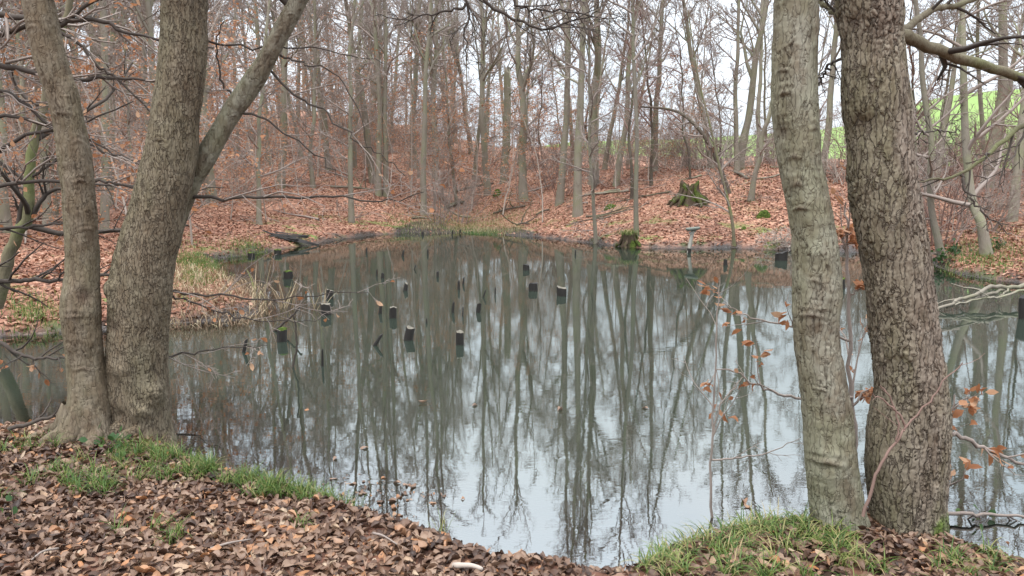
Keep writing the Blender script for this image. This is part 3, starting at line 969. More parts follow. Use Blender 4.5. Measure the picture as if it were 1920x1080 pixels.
# ---- saplings, stems and low twigs by the water
def px_plant(name, label, cat, stems, wtw, mat, spec, seed, leaf=None, frac=.3, lscale=1.0, rmin=.0016, group=None, base=None, extra=None):
    global RMIN
    RMIN = rmin
    rng = random.Random(seed)
    tubes, spots, first = [], [], None
    for pts, w0, w1 in stems:
        P, R = px_branch(pts, w0, w1, rng, wob=wtw)
        if first is None:
            first = P[0]
        tubes.append((P, R))
    root = thing(name, first, label, cat, group)
    for k, (P, R) in enumerate(tubes):
        o = bough(root, P, R, 7, mat, rng, spec, spots)
        o.name = "stem" if k == 0 else "branch"
    if leaf:
        hang_leaves(root, leaf, spots, rng, frac, lscale)
    if extra:
        for (x, y, Y, n, spread) in extra:
            sp = [(atY(x + rng.gauss(0, spread), y + rng.gauss(0, spread * .8), Y + rng.gauss(0, .05)), (rng.gauss(0, 1), 0, -.3)) for _ in range(n)]
            for p, d in sp:                       # each leaf on a stalk of its own from the cluster's twig
                pass
            hang_leaves(root, leaf, sp, rng, 1.0, lscale)
    world_children(root)
    return root
sparse = [(4, .8, .35, 4, 4, .2, .02), (3, .7, .45, 3, 3, .2, 0)]
Ys = bD[1] + .75
px_plant("beech_sapling", "beech sapling with copper leaves growing between the two close alders", "sapling", [
    ([(1606, 985, Ys), (1602, 860, Ys), (1600, 780, Ys), (1592, 640, Ys), (1590, 500, Ys), (1588, 430, Ys), (1586, 380, Ys)], 11, 3),
    ([(1594, 640, Ys), (1540, 618, Ys - .05), (1480, 612, Ys - .1), (1420, 597, Ys - .1), (1385, 585, Ys - .1), (1355, 568, Ys - .1)], 5, 1.5),
    ([(1598, 745, Ys), (1500, 746, Ys - .1), (1450, 735, Ys - .1), (1410, 718, Ys - .1), (1370, 692, Ys - .1), (1335, 705, Ys - .1), (1328, 740, Ys)], 6, 1.5),
    ([(1592, 560, Ys), (1615, 540, Ys), (1635, 545, Ys)], 4, 2),
    ([(1600, 760, Ys), (1625, 730, Ys), (1650, 735, Ys)], 5, 2),
    ([(1590, 480, Ys), (1580, 450, Ys), (1600, 430, Ys)], 4, 2)], .006, "twig_grey", sparse, 31, "beech_leaf", .85, .9)
Yt = bD[1] + .5
px_plant("hazel_shoot", "slender upright bare shoot standing in the grass tuft at the water's edge", "sapling", [
    ([(1336, 985, Yt), (1333, 900, Yt), (1336, 800, Yt), (1341, 700, Yt), (1346, 580, Yt), (1350, 520, Yt)], 5.5, 1.5),
    ([(1335, 862, Yt), (1380, 858, Yt), (1440, 848, Yt), (1500, 822, Yt)], 4, 1.2),
    ([(1336, 820, Yt), (1350, 760, Yt), (1385, 720, Yt), (1395, 700, Yt)], 3.5, 1.2)], .004, "twig_grey", sparse, 37, "beech_leaf", .03, .8)
Yr = bE[1] + .55
px_plant("beech_sapling", "low beech sapling with a few copper leaves beside the mossy alder foot", "sapling", [
    ([(1765, 985, Yr), (1772, 900, Yr), (1782, 820, Yr), (1790, 740, Yr)], 9, 3),
    ([(1776, 808, Yr), (1820, 828, Yr), (1880, 858, Yr), (1940, 880, Yr)], 9, 5),
    ([(1768, 961, Yr), (1830, 964, Yr), (1900, 968, Yr), (1960, 970, Yr)], 8, 4),
    ([(1784, 770, Yr), (1805, 752, Yr), (1822, 745, Yr)], 4, 2),
    ([(1775, 1000, Yr - .2), (1830, 1020, Yr - .2), (1900, 1050, Yr - .3)], 6, 3)], .006, "twig_grey", sparse, 43, "beech_leaf", .5, .95)
Yv = YE - .24
px_plant("dead_bramble_stem", "pale dead forked stem propped against the plated alder trunk", "stem", [
    ([(1618, 968, Yv), (1640, 900, Yv), (1664, 850, Yv), (1692, 812, Yv), (1700, 800, Yv), (1745, 752, Yv), (1770, 712, Yv), (1805, 680, Yv)], 6.5, 2),
    ([(1698, 803, Yv), (1686, 775, Yv), (1655, 748, Yv), (1636, 738, Yv)], 5, 2),
    ([(1682, 830, Yv), (1684, 790, Yv), (1668, 745, Yv), (1650, 722, Yv)], 4, 2)], .004, "twig_red", [(2, .6, .2, 3, 3, .3, 0)], 47)

# ---- mossy twisted tree and a beech beyond the three-stemmed alder
rng = random.Random(57)
RMIN = .0022
Ym = 9.6
gm = tz(*atY(5, 545, Ym)[:2])
mroot = thing("mossy_tree", (atY(5, 545, Ym)[0], Ym, gm), "twisted green-mossed small tree on the reedy bank behind the three-stemmed alder", "tree")
P1, R1 = px_branch([(-8, 575, Ym), (8, 520, Ym), (20, 470, Ym), (38, 430, Ym), (54, 400, Ym), (56, 300, Ym), (75, 225, Ym), (90, 165, Ym), (112, 80, Ym), (132, 0, Ym), (150, -120, Ym), (170, -300, Ym)], 24, 9, rng, 44, .008)
P2, R2 = px_branch([(30, 445, Ym), (36, 415, Ym), (45, 370, Ym), (52, 340, Ym), (75, 322, Ym), (108, 300, Ym)], 12, 4, rng, 18, .006)
P3, R3 = px_branch([(52, 340, Ym), (30, 326, Ym), (0, 306, Ym), (-50, 290, Ym)], 8, 4, rng, 14, .006)
P4, R4 = px_branch([(45, 415, Ym), (70, 390, Ym), (90, 362, Ym), (118, 352, Ym), (170, 345, Ym), (260, 350, Ym)], 11, 3, rng, 20, .008)
link("trunk", tubes_mesh("trunk", [(P1, R1, 12)], "bark_mossy"), mroot)
mt = []
for a, b in ((P2, R2), (P3, R3), (P4, R4)):
    bough(mroot, a, b, 8, "twig_dark", rng, [(7, .9, .3, 5, 5, .25, .05), (4, .8, .45, 4, 3, .2, 0), (3, .7, .5, 2, 3, .2, 0)])
for a, b in ((P1, R1),):
    sub_limbs(mt, a, b, rng, 0, [(7, .9, .3, 5, 5, .25, .05), (4, .8, .45, 4, 3, .2, 0), (3, .7, .5, 2, 3, .2, 0)])
link("crown", tubes_mesh("crown", mt, "twig_dark"), mroot)
world_children(mroot)

rng = random.Random(61)
Yb = 7.0
broot = thing("beech_tree", (atY(-170, 600, Yb)[0], Yb, tz(atY(-170, 600, Yb)[0], 8.9) * 0 - .1), "smooth grey beech beside the inlet, long dark boughs with copper leaves", "tree")
Pb, Rb = px_branch([(-175, 740, Yb), (-170, 500, Yb), (-178, 250, Yb), (-172, 0, Yb), (-165, -300, Yb), (-160, -700, Yb)], 78, 16, rng, 30, .008)
link("trunk", tubes_mesh("trunk", [(Pb, Rb, 20)], "bark_grey"), broot)
bt, spots = [], []
pale = []
for pts, w0, w1 in [
        ([(-172, 110, Yb), (-60, 80, Yb), (0, 66, Yb), (50, 48, Yb), (115, 38, Yb), (195, 40, Yb), (228, 60, Yb), (300, 74, Yb), (400, 90, Yb)], 16, 3),
        ([(-172, 160, Yb), (-60, 120, Yb), (0, 123, Yb - .1), (75, 140, Yb - .1), (140, 150, Yb), (215, 147, Yb), (290, 153, Yb), (380, 160, Yb)], 14, 3),
        ([(-172, 80, Yb), (-50, 25, Yb), (0, 28, Yb), (60, 33, Yb), (110, 50, Yb), (150, 18, Yb), (200, -6, Yb), (260, -30, Yb)], 14, 5),
        ([(60, 33, Yb), (110, 60, Yb), (145, 78, Yb), (185, 125, Yb), (222, 150, Yb), (280, 206, Yb), (330, 240, Yb)], 8, 2.5),
        ([(-172, 210, Yb), (-60, 200, Yb), (0, 170, Yb), (60, 205, Yb), (100, 235, Yb), (170, 225, Yb), (250, 190, Yb)], 10, 2.5),
        ([(-172, 260, Yb), (-40, 225, Yb), (30, 220, Yb), (110, 245, Yb), (200, 285, Yb), (270, 310, Yb), (330, 330, Yb)], 9, 2),
        ([(-172, 330, Yb), (-40, 300, Yb), (60, 250, Yb), (140, 240, Yb), (180, 268, Yb), (245, 300, Yb), (330, 305, Yb)], 9, 2),
        ([(-172, 380, Yb), (-20, 350, Yb), (90, 340, Yb), (170, 340, Yb), (220, 345, Yb), (300, 362, Yb), (420, 352, Yb)], 9, 2),
        ([(-172, 440, Yb), (-20, 430, Yb), (60, 425, Yb), (125, 421, Yb), (180, 430, Yb)], 8, 2),
        ([(-172, 520, Yb), (-60, 522, Yb), (15, 527, Yb), (60, 524, Yb), (125, 524, Yb), (190, 517, Yb), (240, 510, Yb)], 11, 5),
        ([(-172, 600, Yb), (-60, 620, Yb), (0, 642, Yb - .4), (35, 662, Yb - .5), (75, 672, Yb - .6), (125, 671, Yb - .7)], 10, 4)]:
    P, R = px_branch(pts, w0, w1, rng, n=30, wob=.008)
    up = pts[2][1] < 420
    bough(broot, P, R, 7, "twig_dark", rng, [(11, .75, .25, 5, 4, .15, .0), (5, .7, .42, 3, 3, .15, 0)], spots, "twig_grey" if up else "twig_dark")
rng.shuffle(spots)
hang_leaves(broot, "beech_leaf", spots[:210], rng, 1.0, 1.0)
world_children(broot)

# ------------------------------------------------------------------ wood on the slopes
RMIN = .006
def tree_variant(seed, H, r0, kind, crown_mat="twig_grey", trunk_mat="bark_grey"):
    rng = random.Random(seed)
    n = 15
    z = np.linspace(-.4, H, n)
    wx_ = np.cumsum([0] + [rng.gauss(0, .05) for _ in range(n - 1)]) * (1 if kind != 'crooked' else 3)
    wy_ = np.cumsum([0] + [rng.gauss(0, .05) for _ in range(n - 1)])
    P = np.stack([wx_, wy_, z], 1)
    t = np.clip(z / H, 0, 1)
    R = r0 * (1 - .8 * t) * (1 + .55 * np.exp(-np.maximum(z, 0) / .25)) + .006
    Pd = catmull(P, 40)
    zz = np.linspace(0, 1, 40)
    Rd = np.interp(zz, np.linspace(0, 1, n), R)
    Rd *= np.array([1 + rng.uniform(-.06, .06) for _ in range(40)])
    trunk = [(Pd, Rd, 10)]
    tw = []
    if kind == 'tall':
        n1, t0, ang, lf = 20, .38, 1.0, .24
    elif kind == 'spread':
        n1, t0, ang, lf = 15, .33, .75, .42
    elif kind == 'slender':
        n1, t0, ang, lf = 24, .16, 1.15, .16
    else:
        n1, t0, ang, lf = 18, .25, .95, .27
    for k in range(n1):
        u = t0 + (1 - t0) * (k + rng.random()) / n1
        i = u * 39
        j = min(int(i), 38)
        p = Pd[j] + (Pd[j + 1] - Pd[j]) * (i - j)
        r = Rd[j]
        az = rng.uniform(0, 2 * math.pi)
        a = ang * rng.uniform(.75, 1.2) * (1.1 - .4 * u)
        d = np.array([math.cos(az) * math.sin(a), math.sin(az) * math.sin(a), math.cos(a)])
        L = H * lf * rng.uniform(.6, 1.25) * (1.25 - .85 * u)
        rb = max(.012, r * rng.uniform(.3, .55 if kind != 'spread' else .7))
        q, rr = limb(p, d, L, rb, .010, 6, rng, .16, .06)
        (trunk if rb > .05 else tw).append((q, rr, 6))
        sub_limbs(tw, q, rr, rng, 0, [(7, .75, .42, 4, 4, .15, .06), (6, .7, .42, 3, 3, .15, .03), (3, .7, .5, 2, 3, .2, 0)])
    for k in range(10):                                     # thin shoots low on the trunk
        j = int(rng.uniform(.06, t0) * 39)
        az = rng.uniform(0, 2 * math.pi)
        q, rr = limb(Pd[j], (math.cos(az), math.sin(az), rng.uniform(-.1, .5)), rng.uniform(.6, 1.8), .011, .006, 5, rng, .2, .0)
        tw.append((q, rr, 3))
        sub_limbs(tw, q, rr, rng, 0, [(4, .7, .45, 3, 3, .2, 0), (3, .7, .5, 2, 3, .2, 0)])
    return tubes_mesh("trunk", trunk, trunk_mat), tubes_mesh("crown", tw, crown_mat), H, r0
VAR = {'tall': [tree_variant(100 + k, 14, .17, 'tall') for k in range(4)],
       'spread': [tree_variant(120 + k, 13, .20, 'spread') for k in range(3)],
       'slender': [tree_variant(140 + k, 11, .085, 'slender') for k in range(3)],
       'crooked': [tree_variant(160 + k, 10, .10, 'crooked', "twig_red", "bark_dark") for k in range(2)]}
def place_tree(kind, k, base, top, girth, H, label, cat="tree", group=None, name="tree", roll=0.0):
    tm, cm, VH, vr = VAR[kind][k % len(VAR[kind])]
    o = thing(name, base, label, cat, group)
    d = Vector(top) - Vector(base) if top is not None else Vector((0, 0, 1))
    q = Vector((0, 0, 1)).rotation_difference(d.normalized()) @ Quaternion((0, 0, 1), roll)
    o.rotation_mode = 'QUATERNION'
    o.rotation_quaternion = q
    s = H / VH
    o.scale = (s, s, s)
    t = link("trunk", tm, o)
    g = girth / (vr * s)
    t.scale = (g, g, 1)
    link("crown", cm, o)
    return o
def base_at(px, py, Ydef):
    h = hit(px, py, 75)
    if h is None or abs(h[1] - Ydef) > 9:
        x = (px - 960) / FPX * Ydef
        for _ in range(3):
            z = tz(x, Ydef)
            x = (px - 960) / FPX * (Ydef * CP - (z - CAMZ) * SP)
        return np.array([x, Ydef, tz(x, Ydef)])
    return h
# (kind, base px, base py, default Y, upper px, upper py, width px, height m, label)
KEY = [
    ('tall', 793, 404, 37, 806, 28, 11, 15, "straight slim alder at the back of the grassy mud flat"),
    ('slender', 658, 417, 29, 653, 70, 10, 11, "slim pale tree standing alone near the dark floating boards"),
    ('tall', 709, 366, 40, 700, 0, 11, 15, "one of a close pair of straight trunks on the leaf slope"),
    ('tall', 722, 368, 40, 722, 0, 11, 14, "one of a close pair of straight trunks on the leaf slope"),
    ('slender', 856, 384, 42, 832, 130, 6, 11, "thin bowed sapling tree by the dark fallen log"),
    ('spread', 984, 376, 40, 978, 60, 16, 13.5, "wide-crowned oak with spreading boughs behind the mud flat"),
    ('tall', 814, 334, 52, 817, 106, 10, 15, "slim trunk higher on the slope above the fallen log"),
    ('tall', 525, 352, 42, 539, 93, 14, 15, "leaning grey trunk on the leaf slope above the floating boards"),
    ('slender', 488, 422, 29, 500, 162, 9, 11, "pale slim tree on the bank above the two furthest mossy posts"),
    ('slender', 587, 352, 44, 587, 46, 8, 12, "thin straight pole-like tree on the leaf slope"),
    ('tall', 1048, 384, 36, 1063, 46, 14, 14.5, "grey trunk leaning slightly, first of the tall row on the far bank"),
    ('tall', 1084, 404, 31, 1086, 46, 16, 14, "straight knotty trunk with mossy foot on the far bank"),
    ('spread', 1112, 344, 40, 1118, 23, 17, 15, "broad pale trunk behind the knotty tall trunk"),
    ('slender', 1117, 456, 25.5, 1099, 46, 7, 10.5, "thin tree rising from the water's edge on the far bank"),
    ('tall', 1194, 446, 26, 1186, 0, 9, 12, "slim upright tree growing beside the mossy waterside stump"),
    ('crooked', 1183, 372, 31, 1181, 160, 6, 9, "thin dark tree close behind the slim upright waterside tree"),
    ('crooked', 1219, 348, 34, 1212, 150, 6, 9, "small dark tree on the bank crest before the big stump"),
    ('tall', 1227, 320, 40, 1247, 0, 12, 13, "reddish leaning trunk on the crest behind the big stump"),
    ('spread', 1386, 318, 38, 1440, 0, 15, 12, "forked grey tree leaning over the bank crest"),
    ('slender', 1381, 322, 41, 1381, 50, 9, 12, "straight slim tree just behind the forked leaning tree"),
    ('slender', 1409, 376, 31, 1455, 170, 10, 9, "leaning slim tree with a mossy foot beside the big stump"),
    ('slender', 1767, 487, 18.5, 1722, 40, 12, 11, "leaning pale tree on the fern-grown near corner of the far bank"),
    ('tall', 1850, 352, 27, 1876, 0, 20, 13, "stout straight trunk on the leafy bank below the green field"),
    ('slender', 1720, 420, 24, 1690, 100, 8, 11, "thin pale tree behind the plated alder"),
    ('tall', 1540, 330, 30, 1572, 20, 13, 12, "leaning grey trunk between the two close alders"),
    ('tall', 205, 385, 27, 207, 90, 12, 14, "mossy straight trunk standing between the stems of the three-stemmed alder"),
    ('slender', 100, 415, 24, 104, 150, 9, 11, "thin tree behind the twisted mossy tree"),
]
MARKS = [(793, 37, "slim alder by the mud flat"), (658, 29, "slim pale waterside tree"), (715, 40, "close pair of trunks"), (984, 40, "wide-crowned oak"), (525, 42, "leaning grey trunk"), (488, 29, "tree above the mossy posts"),
         (587, 44, "thin pole-like tree"), (1048, 36, "tall row of far-bank trunks"), (1112, 40, "broad pale trunk"), (1227, 40, "reddish leaning trunk"), (1293, 30, "big mossy stump"), (1386, 38, "forked leaning tree"), (1850, 27, "stout bank trunk"),
         (1767, 18.5, "leaning pale bank tree"), (1540, 30, "trunk between the alders"), (205, 27, "mossy straight trunk"), (100, 24, "twisted mossy tree"), (944, 46, "dead snag"), (350, 8, "three-stemmed alder"), (814, 52, "fallen log on the slope")]
def where(b):
    px = 960 + FPX * b[0] / b[1]
    m = min(MARKS, key=lambda k: abs(px - k[0]) / 60 + abs(b[1] - k[1]) / 12)
    dp, dy = abs(px - m[0]), b[1] - m[1]
    rel = "well behind the" if dy > 11 else "behind the" if dy > 2.5 else "in front of the" if dy < -2.5 else "beside the"
    return rel + " " + m[2]
tree_xy = []
rng = random.Random(71)
for i, (kind, bx, by, Yd, tx, ty, w, H, lab) in enumerate(KEY):
    b = base_at(bx, by, Yd)
    top = atY(tx, ty, b[1])
    place_tree(kind, i, b - np.array([0, 0, .05]), top, pxr(b, w), H, lab, group="close pair of straight trunks" if lab.startswith("one of a") else None, roll=rng.uniform(0, 6))
    tree_xy.append(b[:2])
# trees with a bend of their own
def bent_tree(pts, w0, w1, Ydef, label, seed, mat="bark_grey", tmat="twig_grey", spec=None):
    rng = random.Random(seed)
    b = base_at(pts[0][0], pts[0][1], Ydef)
    o = thing("tree", b, label, "tree")
    P = [b - np.array([0, 0, .15])] + [atY(x, y, b[1] + .25 * k) for k, (x, y) in enumerate(pts[1:])]
    C = catmull(P, 34)
    R = np.linspace(pxr(b, w0), pxr(b, w1), 34)
    R *= 1 + .5 * np.exp(-np.arange(34) / 1.5)
    link("trunk", tubes_mesh("trunk", [(C, R, 10)], mat), o)
    tw = []
    sub_limbs(tw, C, R, rng, 0, spec or [(16, .9, .25, 6, 5, .2, .05), (6, .75, .42, 4, 3, .15, .04), (5, .7, .42, 3, 3, .15, .0), (2, .7, .5, 2, 3, .2, 0)])
    link("crown", tubes_mesh("crown", tw, tmat), o)
    world_children(o)
    tree_xy.append(b[:2])
bent_tree([(1367, 362), (1352, 320), (1325, 262), (1290, 222), (1255, 205), (1200, 200)], 11, 3, 32, "arching bent tree bowing over the big mossy stump", 201, "bark_dark")
bent_tree([(1377, 459), (1372, 410), (1352, 325), (1330, 230), (1308, 139), (1290, 20)], 7, 2, 25, "thin stem leaning back from the water beside the feeding shelf", 202, "bark_mossy")
bent_tree([(1852, 478), (1840, 420), (1822, 372), (1810, 250), (1806, 100), (1804, 0), (1800, -150), (1795, -330)], 19, 6, 19.5, "tall trunk with a ridged swept foot above the fallen branch", 203)
# dead snag
b = base_at(944, 343, 46)
o = thing("dead_snag", b, "dark broken-off dead trunk standing on the slope beside the oak", "tree")
rng = random.Random(77)
top = atY(951, 125, b[1])
Cs = catmull([b - np.array([0, 0, .2]), b * .5 + top * .5 + np.array([.1, 0, 0]), top], 20)
Rs = np.linspace(pxr(b, 16), pxr(b, 12), 20) * np.array([1 + rng.uniform(-.1, .1) for _ in range(20)])
Vs, Fs = tube_geo([(Cs, Rs, 12)])
Vs[-12:, 2] += np.array([rng.uniform(-.5, .35) for _ in range(12)])
link("trunk", mk_mesh("trunk", Vs, [Fs, [list(range(len(Vs) - 12, len(Vs)))]], "bark_grey"), o)
st = []
for k in range(9):
    j = rng.randrange(5, 19)
    q, rr = limb(Cs[j], (rng.uniform(-1, 1), rng.uniform(-1, 1), rng.uniform(0, .6)), rng.uniform(.3, 1.1), .05, .02, 4, rng)
    st.append((q, rr, 5))
link("broken_stubs", tubes_mesh("broken_stubs", st, "bark_dark"), o)
world_children(o)
tree_xy.append(b[:2])

# the rest of the wood
rng = random.Random(83)
def scatter(n, px0, px1, y0, y1, gap, fn, tries=40, dmin=1.2, field_ok=False):
    made = 0
    for _ in range(n * tries):
        if made >= n:
            break
        px = rng.uniform(px0, px1)
        Y = y0 + (y1 - y0) * rng.random() ** .8
        x = (px - 960) / FPX * Y
        d = float(sdf([x], [Y])[0])
        if d < dmin or (fn is wood_tree and d < (9 if 600 < px < 1000 else 4)) or (fn is sapling and 640 < px < 1000 and d < 5):
            continue
        if not field_ok and px > 1010 and d > np.interp(px, [1040, 1200, 1600, 1900], [36, 26, 20, 17]):
            continue
        if any((x - a) ** 2 + (Y - b_) ** 2 < gap * gap for a, b_ in tree_xy):
            continue
        tree_xy.append(np.array([x, Y]))
        fn(px, np.array([x, Y, tz(x, Y)]), made)
        made += 1
def wood_tree(px, b, k):
    kind = rng.choice(['tall', 'tall', 'tall', 'slender', 'slender', 'spread'])
    H = {'tall': 15, 'slender': 11, 'spread': 13}[kind] * rng.uniform(.85, 1.15)
    g = {'tall': .15, 'slender': .075, 'spread': .19}[kind] * rng.uniform(.7, 1.25)
    lean = Vector((rng.gauss(0, .06), rng.gauss(0, .06), 1))
    thick = "stout" if g > {'tall': .15, 'slender': .075, 'spread': .19}[kind] else "slim"
    tilt = "leaning" if lean.xy.length > .075 else "upright"
    labs = {v: thick + " " + tilt + " bare " + w + " " + where(b) for v, w in (('tall', "tall tree"), ('slender', "young tree"), ('spread', "wide-crowned tree"))}
    place_tree(kind, rng.randrange(9), b - np.array([0, 0, .1]), Vector(b) + lean, g, H, labs[kind], group="bare trees in the wood on the slope", roll=rng.uniform(0, 6))
SAPS = None
def sapling(*a): pass
scatter(95, -200, 960, 27, 72, 1.6, wood_tree)
scatter(14, -300, 330, 15, 28, 1.5, wood_tree)
scatter(30, -150, 900, 50, 88, 1.5, wood_tree)
def crest_tree(px, b, k):
    kind = rng.choice(['slender', 'slender', 'crooked', 'tall'])
    H = {'tall': 13, 'slender': 11, 'crooked': 9}[kind] * rng.uniform(.8, 1.1)
    g = {'tall': .12, 'slender': .06, 'crooked': .06}[kind] * rng.uniform(.7, 1.3)
    lean = Vector((rng.gauss(0, .12), rng.gauss(0, .1), 1))
    place_tree(kind, rng.randrange(9), b - np.array([0, 0, .1]), Vector(b) + lean, g, H, {"tall": "tall", "slender": "slender", "crooked": "dark crooked"}[kind] + (" leaning" if lean.xy.length > .12 else " upright") + " bare tree on the bank crest " + where(b), group="bare trees on the bank crest", roll=rng.uniform(0, 6))
scatter(19, 960, 1560, 33, 52, 1.3, crest_tree)
scatter(12, 1680, 2150, 20, 34, 1.6, crest_tree)

# beech saplings still in copper leaf, and bare thickets
def sapling_variant(seed, H, leaves):
    global RMIN
    RMIN = .0045
    rng = random.Random(seed)
    P, R = limb((0, 0, -.1), (rng.gauss(0, .1), rng.gauss(0, .1), 1), H, .028, .008, 10, rng, .08, .1)
    tw, spots = [], []
    sub_limbs(tw, P, R, rng, 0, [(17, 1.25, .36, 5, 3, .12, .01), (6, .7, .4, 3, 3, .15, 0), (3, .7, .5, 2, 3, .2, 0)], spots)
    rng.shuffle(spots)
    spots = spots[:leaves]
    rs = np.random.RandomState(seed)
    lm = None
    if leaves:
        pos = np.array([s[0] for s in spots]) + rs.normal(0, .03, (len(spots), 3))
        shp = []
        for k in range(4):
            L, W = .075, .05
            shp.append((np.array([[0, -L / 2, 0], [W / 2, 0, .008 * k], [0, L / 2, .01], [-W / 2, 0, .006]]), np.array([[0, 1, 2, 3]])))
        lm = scatter_mesh("leaves", shp, pos, rand_rot(rs, len(pos), .6), rs.uniform(.7, 1.25, len(pos)), rs.uniform(0, 1, len(pos)), "beech_leaf")
    return tubes_mesh("trunk", [(P, R, 5)], "twig_pale"), tubes_mesh("twigs", tw, "twig_pale" if seed % 2 else "twig_grey"), lm
SAP = [sapling_variant(300 + k, 3.6 + .6 * k, 620) for k in range(5)]
SAP_SIZE = (.75, 1.35)
def sapling(px, b, k):
    tm, cm, lm = SAP[rng.randrange(5)]
    s = rng.uniform(*SAP_SIZE)
    o = thing("beech_sapling", b, ("tall" if s > 1.15 else "small" if s < .92 else "mid-sized") + " young beech holding dead copper leaves " + where(b), "sapling", "copper-leaved beech saplings on the slope")
    o.scale = (s, s, s * rng.uniform(.8, 1.1))
    o.rotation_euler = (rng.gauss(0, .08), rng.gauss(0, .08), rng.uniform(0, 6.28))
    link("trunk", tm, o)
    link("twigs", cm, o)["kind"] = "stuff"
    lf = link("leaves", lm, o)
    lf["kind"] = "stuff"
scatter(230, -250, 1000, 25, 66, .55, sapling)
scatter(16, -300, 360, 13, 26, .8, sapling)
SAP_SIZE = (1.5, 2.3)
scatter(60, -150, 1000, 34, 72, .8, sapling)
SAP_SIZE = (.75, 1.35)
scatter(14, 1150, 1330, 33, 42, .7, sapling)
scatter(5, 960, 1150, 30, 44, .7, sapling)
def thicket_variant(seed, H, mat):
    global RMIN
    RMIN = .0045
    rng = random.Random(seed)
    stems, tw = [], []
    for k in range(9):
        a = rng.uniform(0, 6.28)
        P, R = limb((rng.gauss(0, .12), rng.gauss(0, .12), -.1), (math.cos(a) * .5, math.sin(a) * .5, 1), H * rng.uniform(.6, 1.1), .017, .006, 8, rng, .13, .04)
        stems.append((P, R, 4))
        sub_limbs(tw, P, R, rng, 0, [(9, .8, .36, 4, 3, .15, .02), (5, .7, .42, 3, 3, .15, 0)])
    return tubes_mesh("stems", stems, mat), tubes_mesh("twigs", tw, mat)
THK = [thicket_variant(400, 2.2, "twig_grey"), thicket_variant(401, 2.6, "twig_red"), thicket_variant(402, 1.7, "twig_pale"), thicket_variant(403, 2.4, "twig_grey")]
def thicket(label, group, smin, smax):
    def fn(px, b, k):
        a, c = THK[rng.randrange(4)]
        s = rng.uniform(smin, smax)
        o = thing("bare_shrub", b, ("big " if s > (smin + smax) / 2 else "low ") + label + " " + where(b), "shrub", group)
        o.scale = (s, s, s)
        o.rotation_euler = (rng.gauss(0, .1), rng.gauss(0, .1), rng.uniform(0, 6.28))
        link("stems", a, o)
        link("twigs", c, o)
    return fn
scatter(40, 1000, 1600, 34, 54, .5, thicket("bare crest shrub", "bare shrubs along the bank crest", .8, 1.5))
scatter(40, 1560, 2150, 18, 36, .6, thicket("bare twiggy bank shrub", "bare shrubs on the bank below the field", .7, 1.4))
scatter(40, -200, 950, 26, 60, .6, thicket("bare twiggy slope bush", "bare bushes in the wood", .6, 1.3))
tm, cm = THK[2]
for (px, py, s) in ((1462, 462, .75), (1490, 455, .8), (1440, 458, .5), (1520, 460, .7)):
    b = base_at(px, py, 24.5)
    o = thing("bare_shrub", b, "pale low twiggy bush overhanging the water by the dark floating stump", "shrub", "pale bushes overhanging the water")
    o.scale = (s * 1.2, s * 1.2, s * .62)
    o.rotation_euler = (.75, rng.gauss(0, .2), rng.uniform(-.4, .4))
    link("stems", tm, o)
    link("twigs", cm, o)

# ------------------------------------------------------------------ posts and stakes in the pond
def post_mesh(r, h, n, seed, mat, taper=.95, rough=.1):
    rng = random.Random(seed)
    lv = np.array([-.7, -.3, 0, h * .35, h * .7, h])
    V, F = [], []
    rad = [1 + rng.uniform(-rough, rough) for _ in range(n)]
    tl, ta = rng.uniform(0, .35) * min(r, h * .5), rng.uniform(0, 6.28)
    for k, z in enumerate(lv):
        f = 1 - (1 - taper) * max(0, k - 2) / 3
        for j in range(n):
            a = 2 * math.pi * j / n
            rr = r * f * rad[j] * (1 + rng.uniform(-.04, .04))
            V.append((rr * math.cos(a), rr * math.sin(a), z + (rng.uniform(-.22, .22) * min(r, h * .5) + tl * math.cos(a + ta) if k == 5 else 0)))
    for k in range(len(lv) - 1):
        for j in range(n):
            F.append((k * n + j, k * n + (j + 1) % n, (k + 1) * n + (j + 1) % n, (k + 1) * n + j))
    return mk_mesh("shaft", V, [F], mat, smooth=n > 7), [V[-n + j] for j in range(n)]
def put_post(bx, by, tx, ty, w, label, group, cap=None, name="wooden_post", seed=0, splinter=False, ytilt=0.0):
    b = atZ(bx, by, 0)
    t = atY(tx, ty, b[1] + ytilt)
    h = float(np.linalg.norm(t - b))
    r = float(pxr(b, w))
    o = thing(name, b, label, "post", group)
    o.rotation_mode = 'QUATERNION'
    o.rotation_quaternion = Vector((0, 0, 1)).rotation_difference(Vector(t - b).normalized())
    n = 11 if w > 8 else 7
    m, rim = post_mesh(r, h, n, seed, "wet_wood", .97 if w > 8 else .75, .12 if w > 8 else .2)
    link("shaft", m, o)
    rim = np.array(rim)
    c = rim.mean(0)
    if splinter:
        c = c + np.array([r * .3, 0, r * 1.6])
    top = np.vstack([rim * np.array([1, 1, 1]), (rim - c) * .55 + c + np.array([0, 0, .004 if cap != "moss" else .02]), [c + np.array([0, 0, .006 if cap != "moss" else .028])]])
    F4 = [(j, (j + 1) % n, n + (j + 1) % n, n + j) for j in range(n)]
    F3 = [(n + j, n + (j + 1) % n, 2 * n) for j in range(n)]
    link("moss_cap" if cap == "moss" else "cut_top", mk_mesh("cap", top, [F4, F3], {"moss": "moss", "pale": "cut_wood"}.get(cap, "wet_wood")), o)
    return o
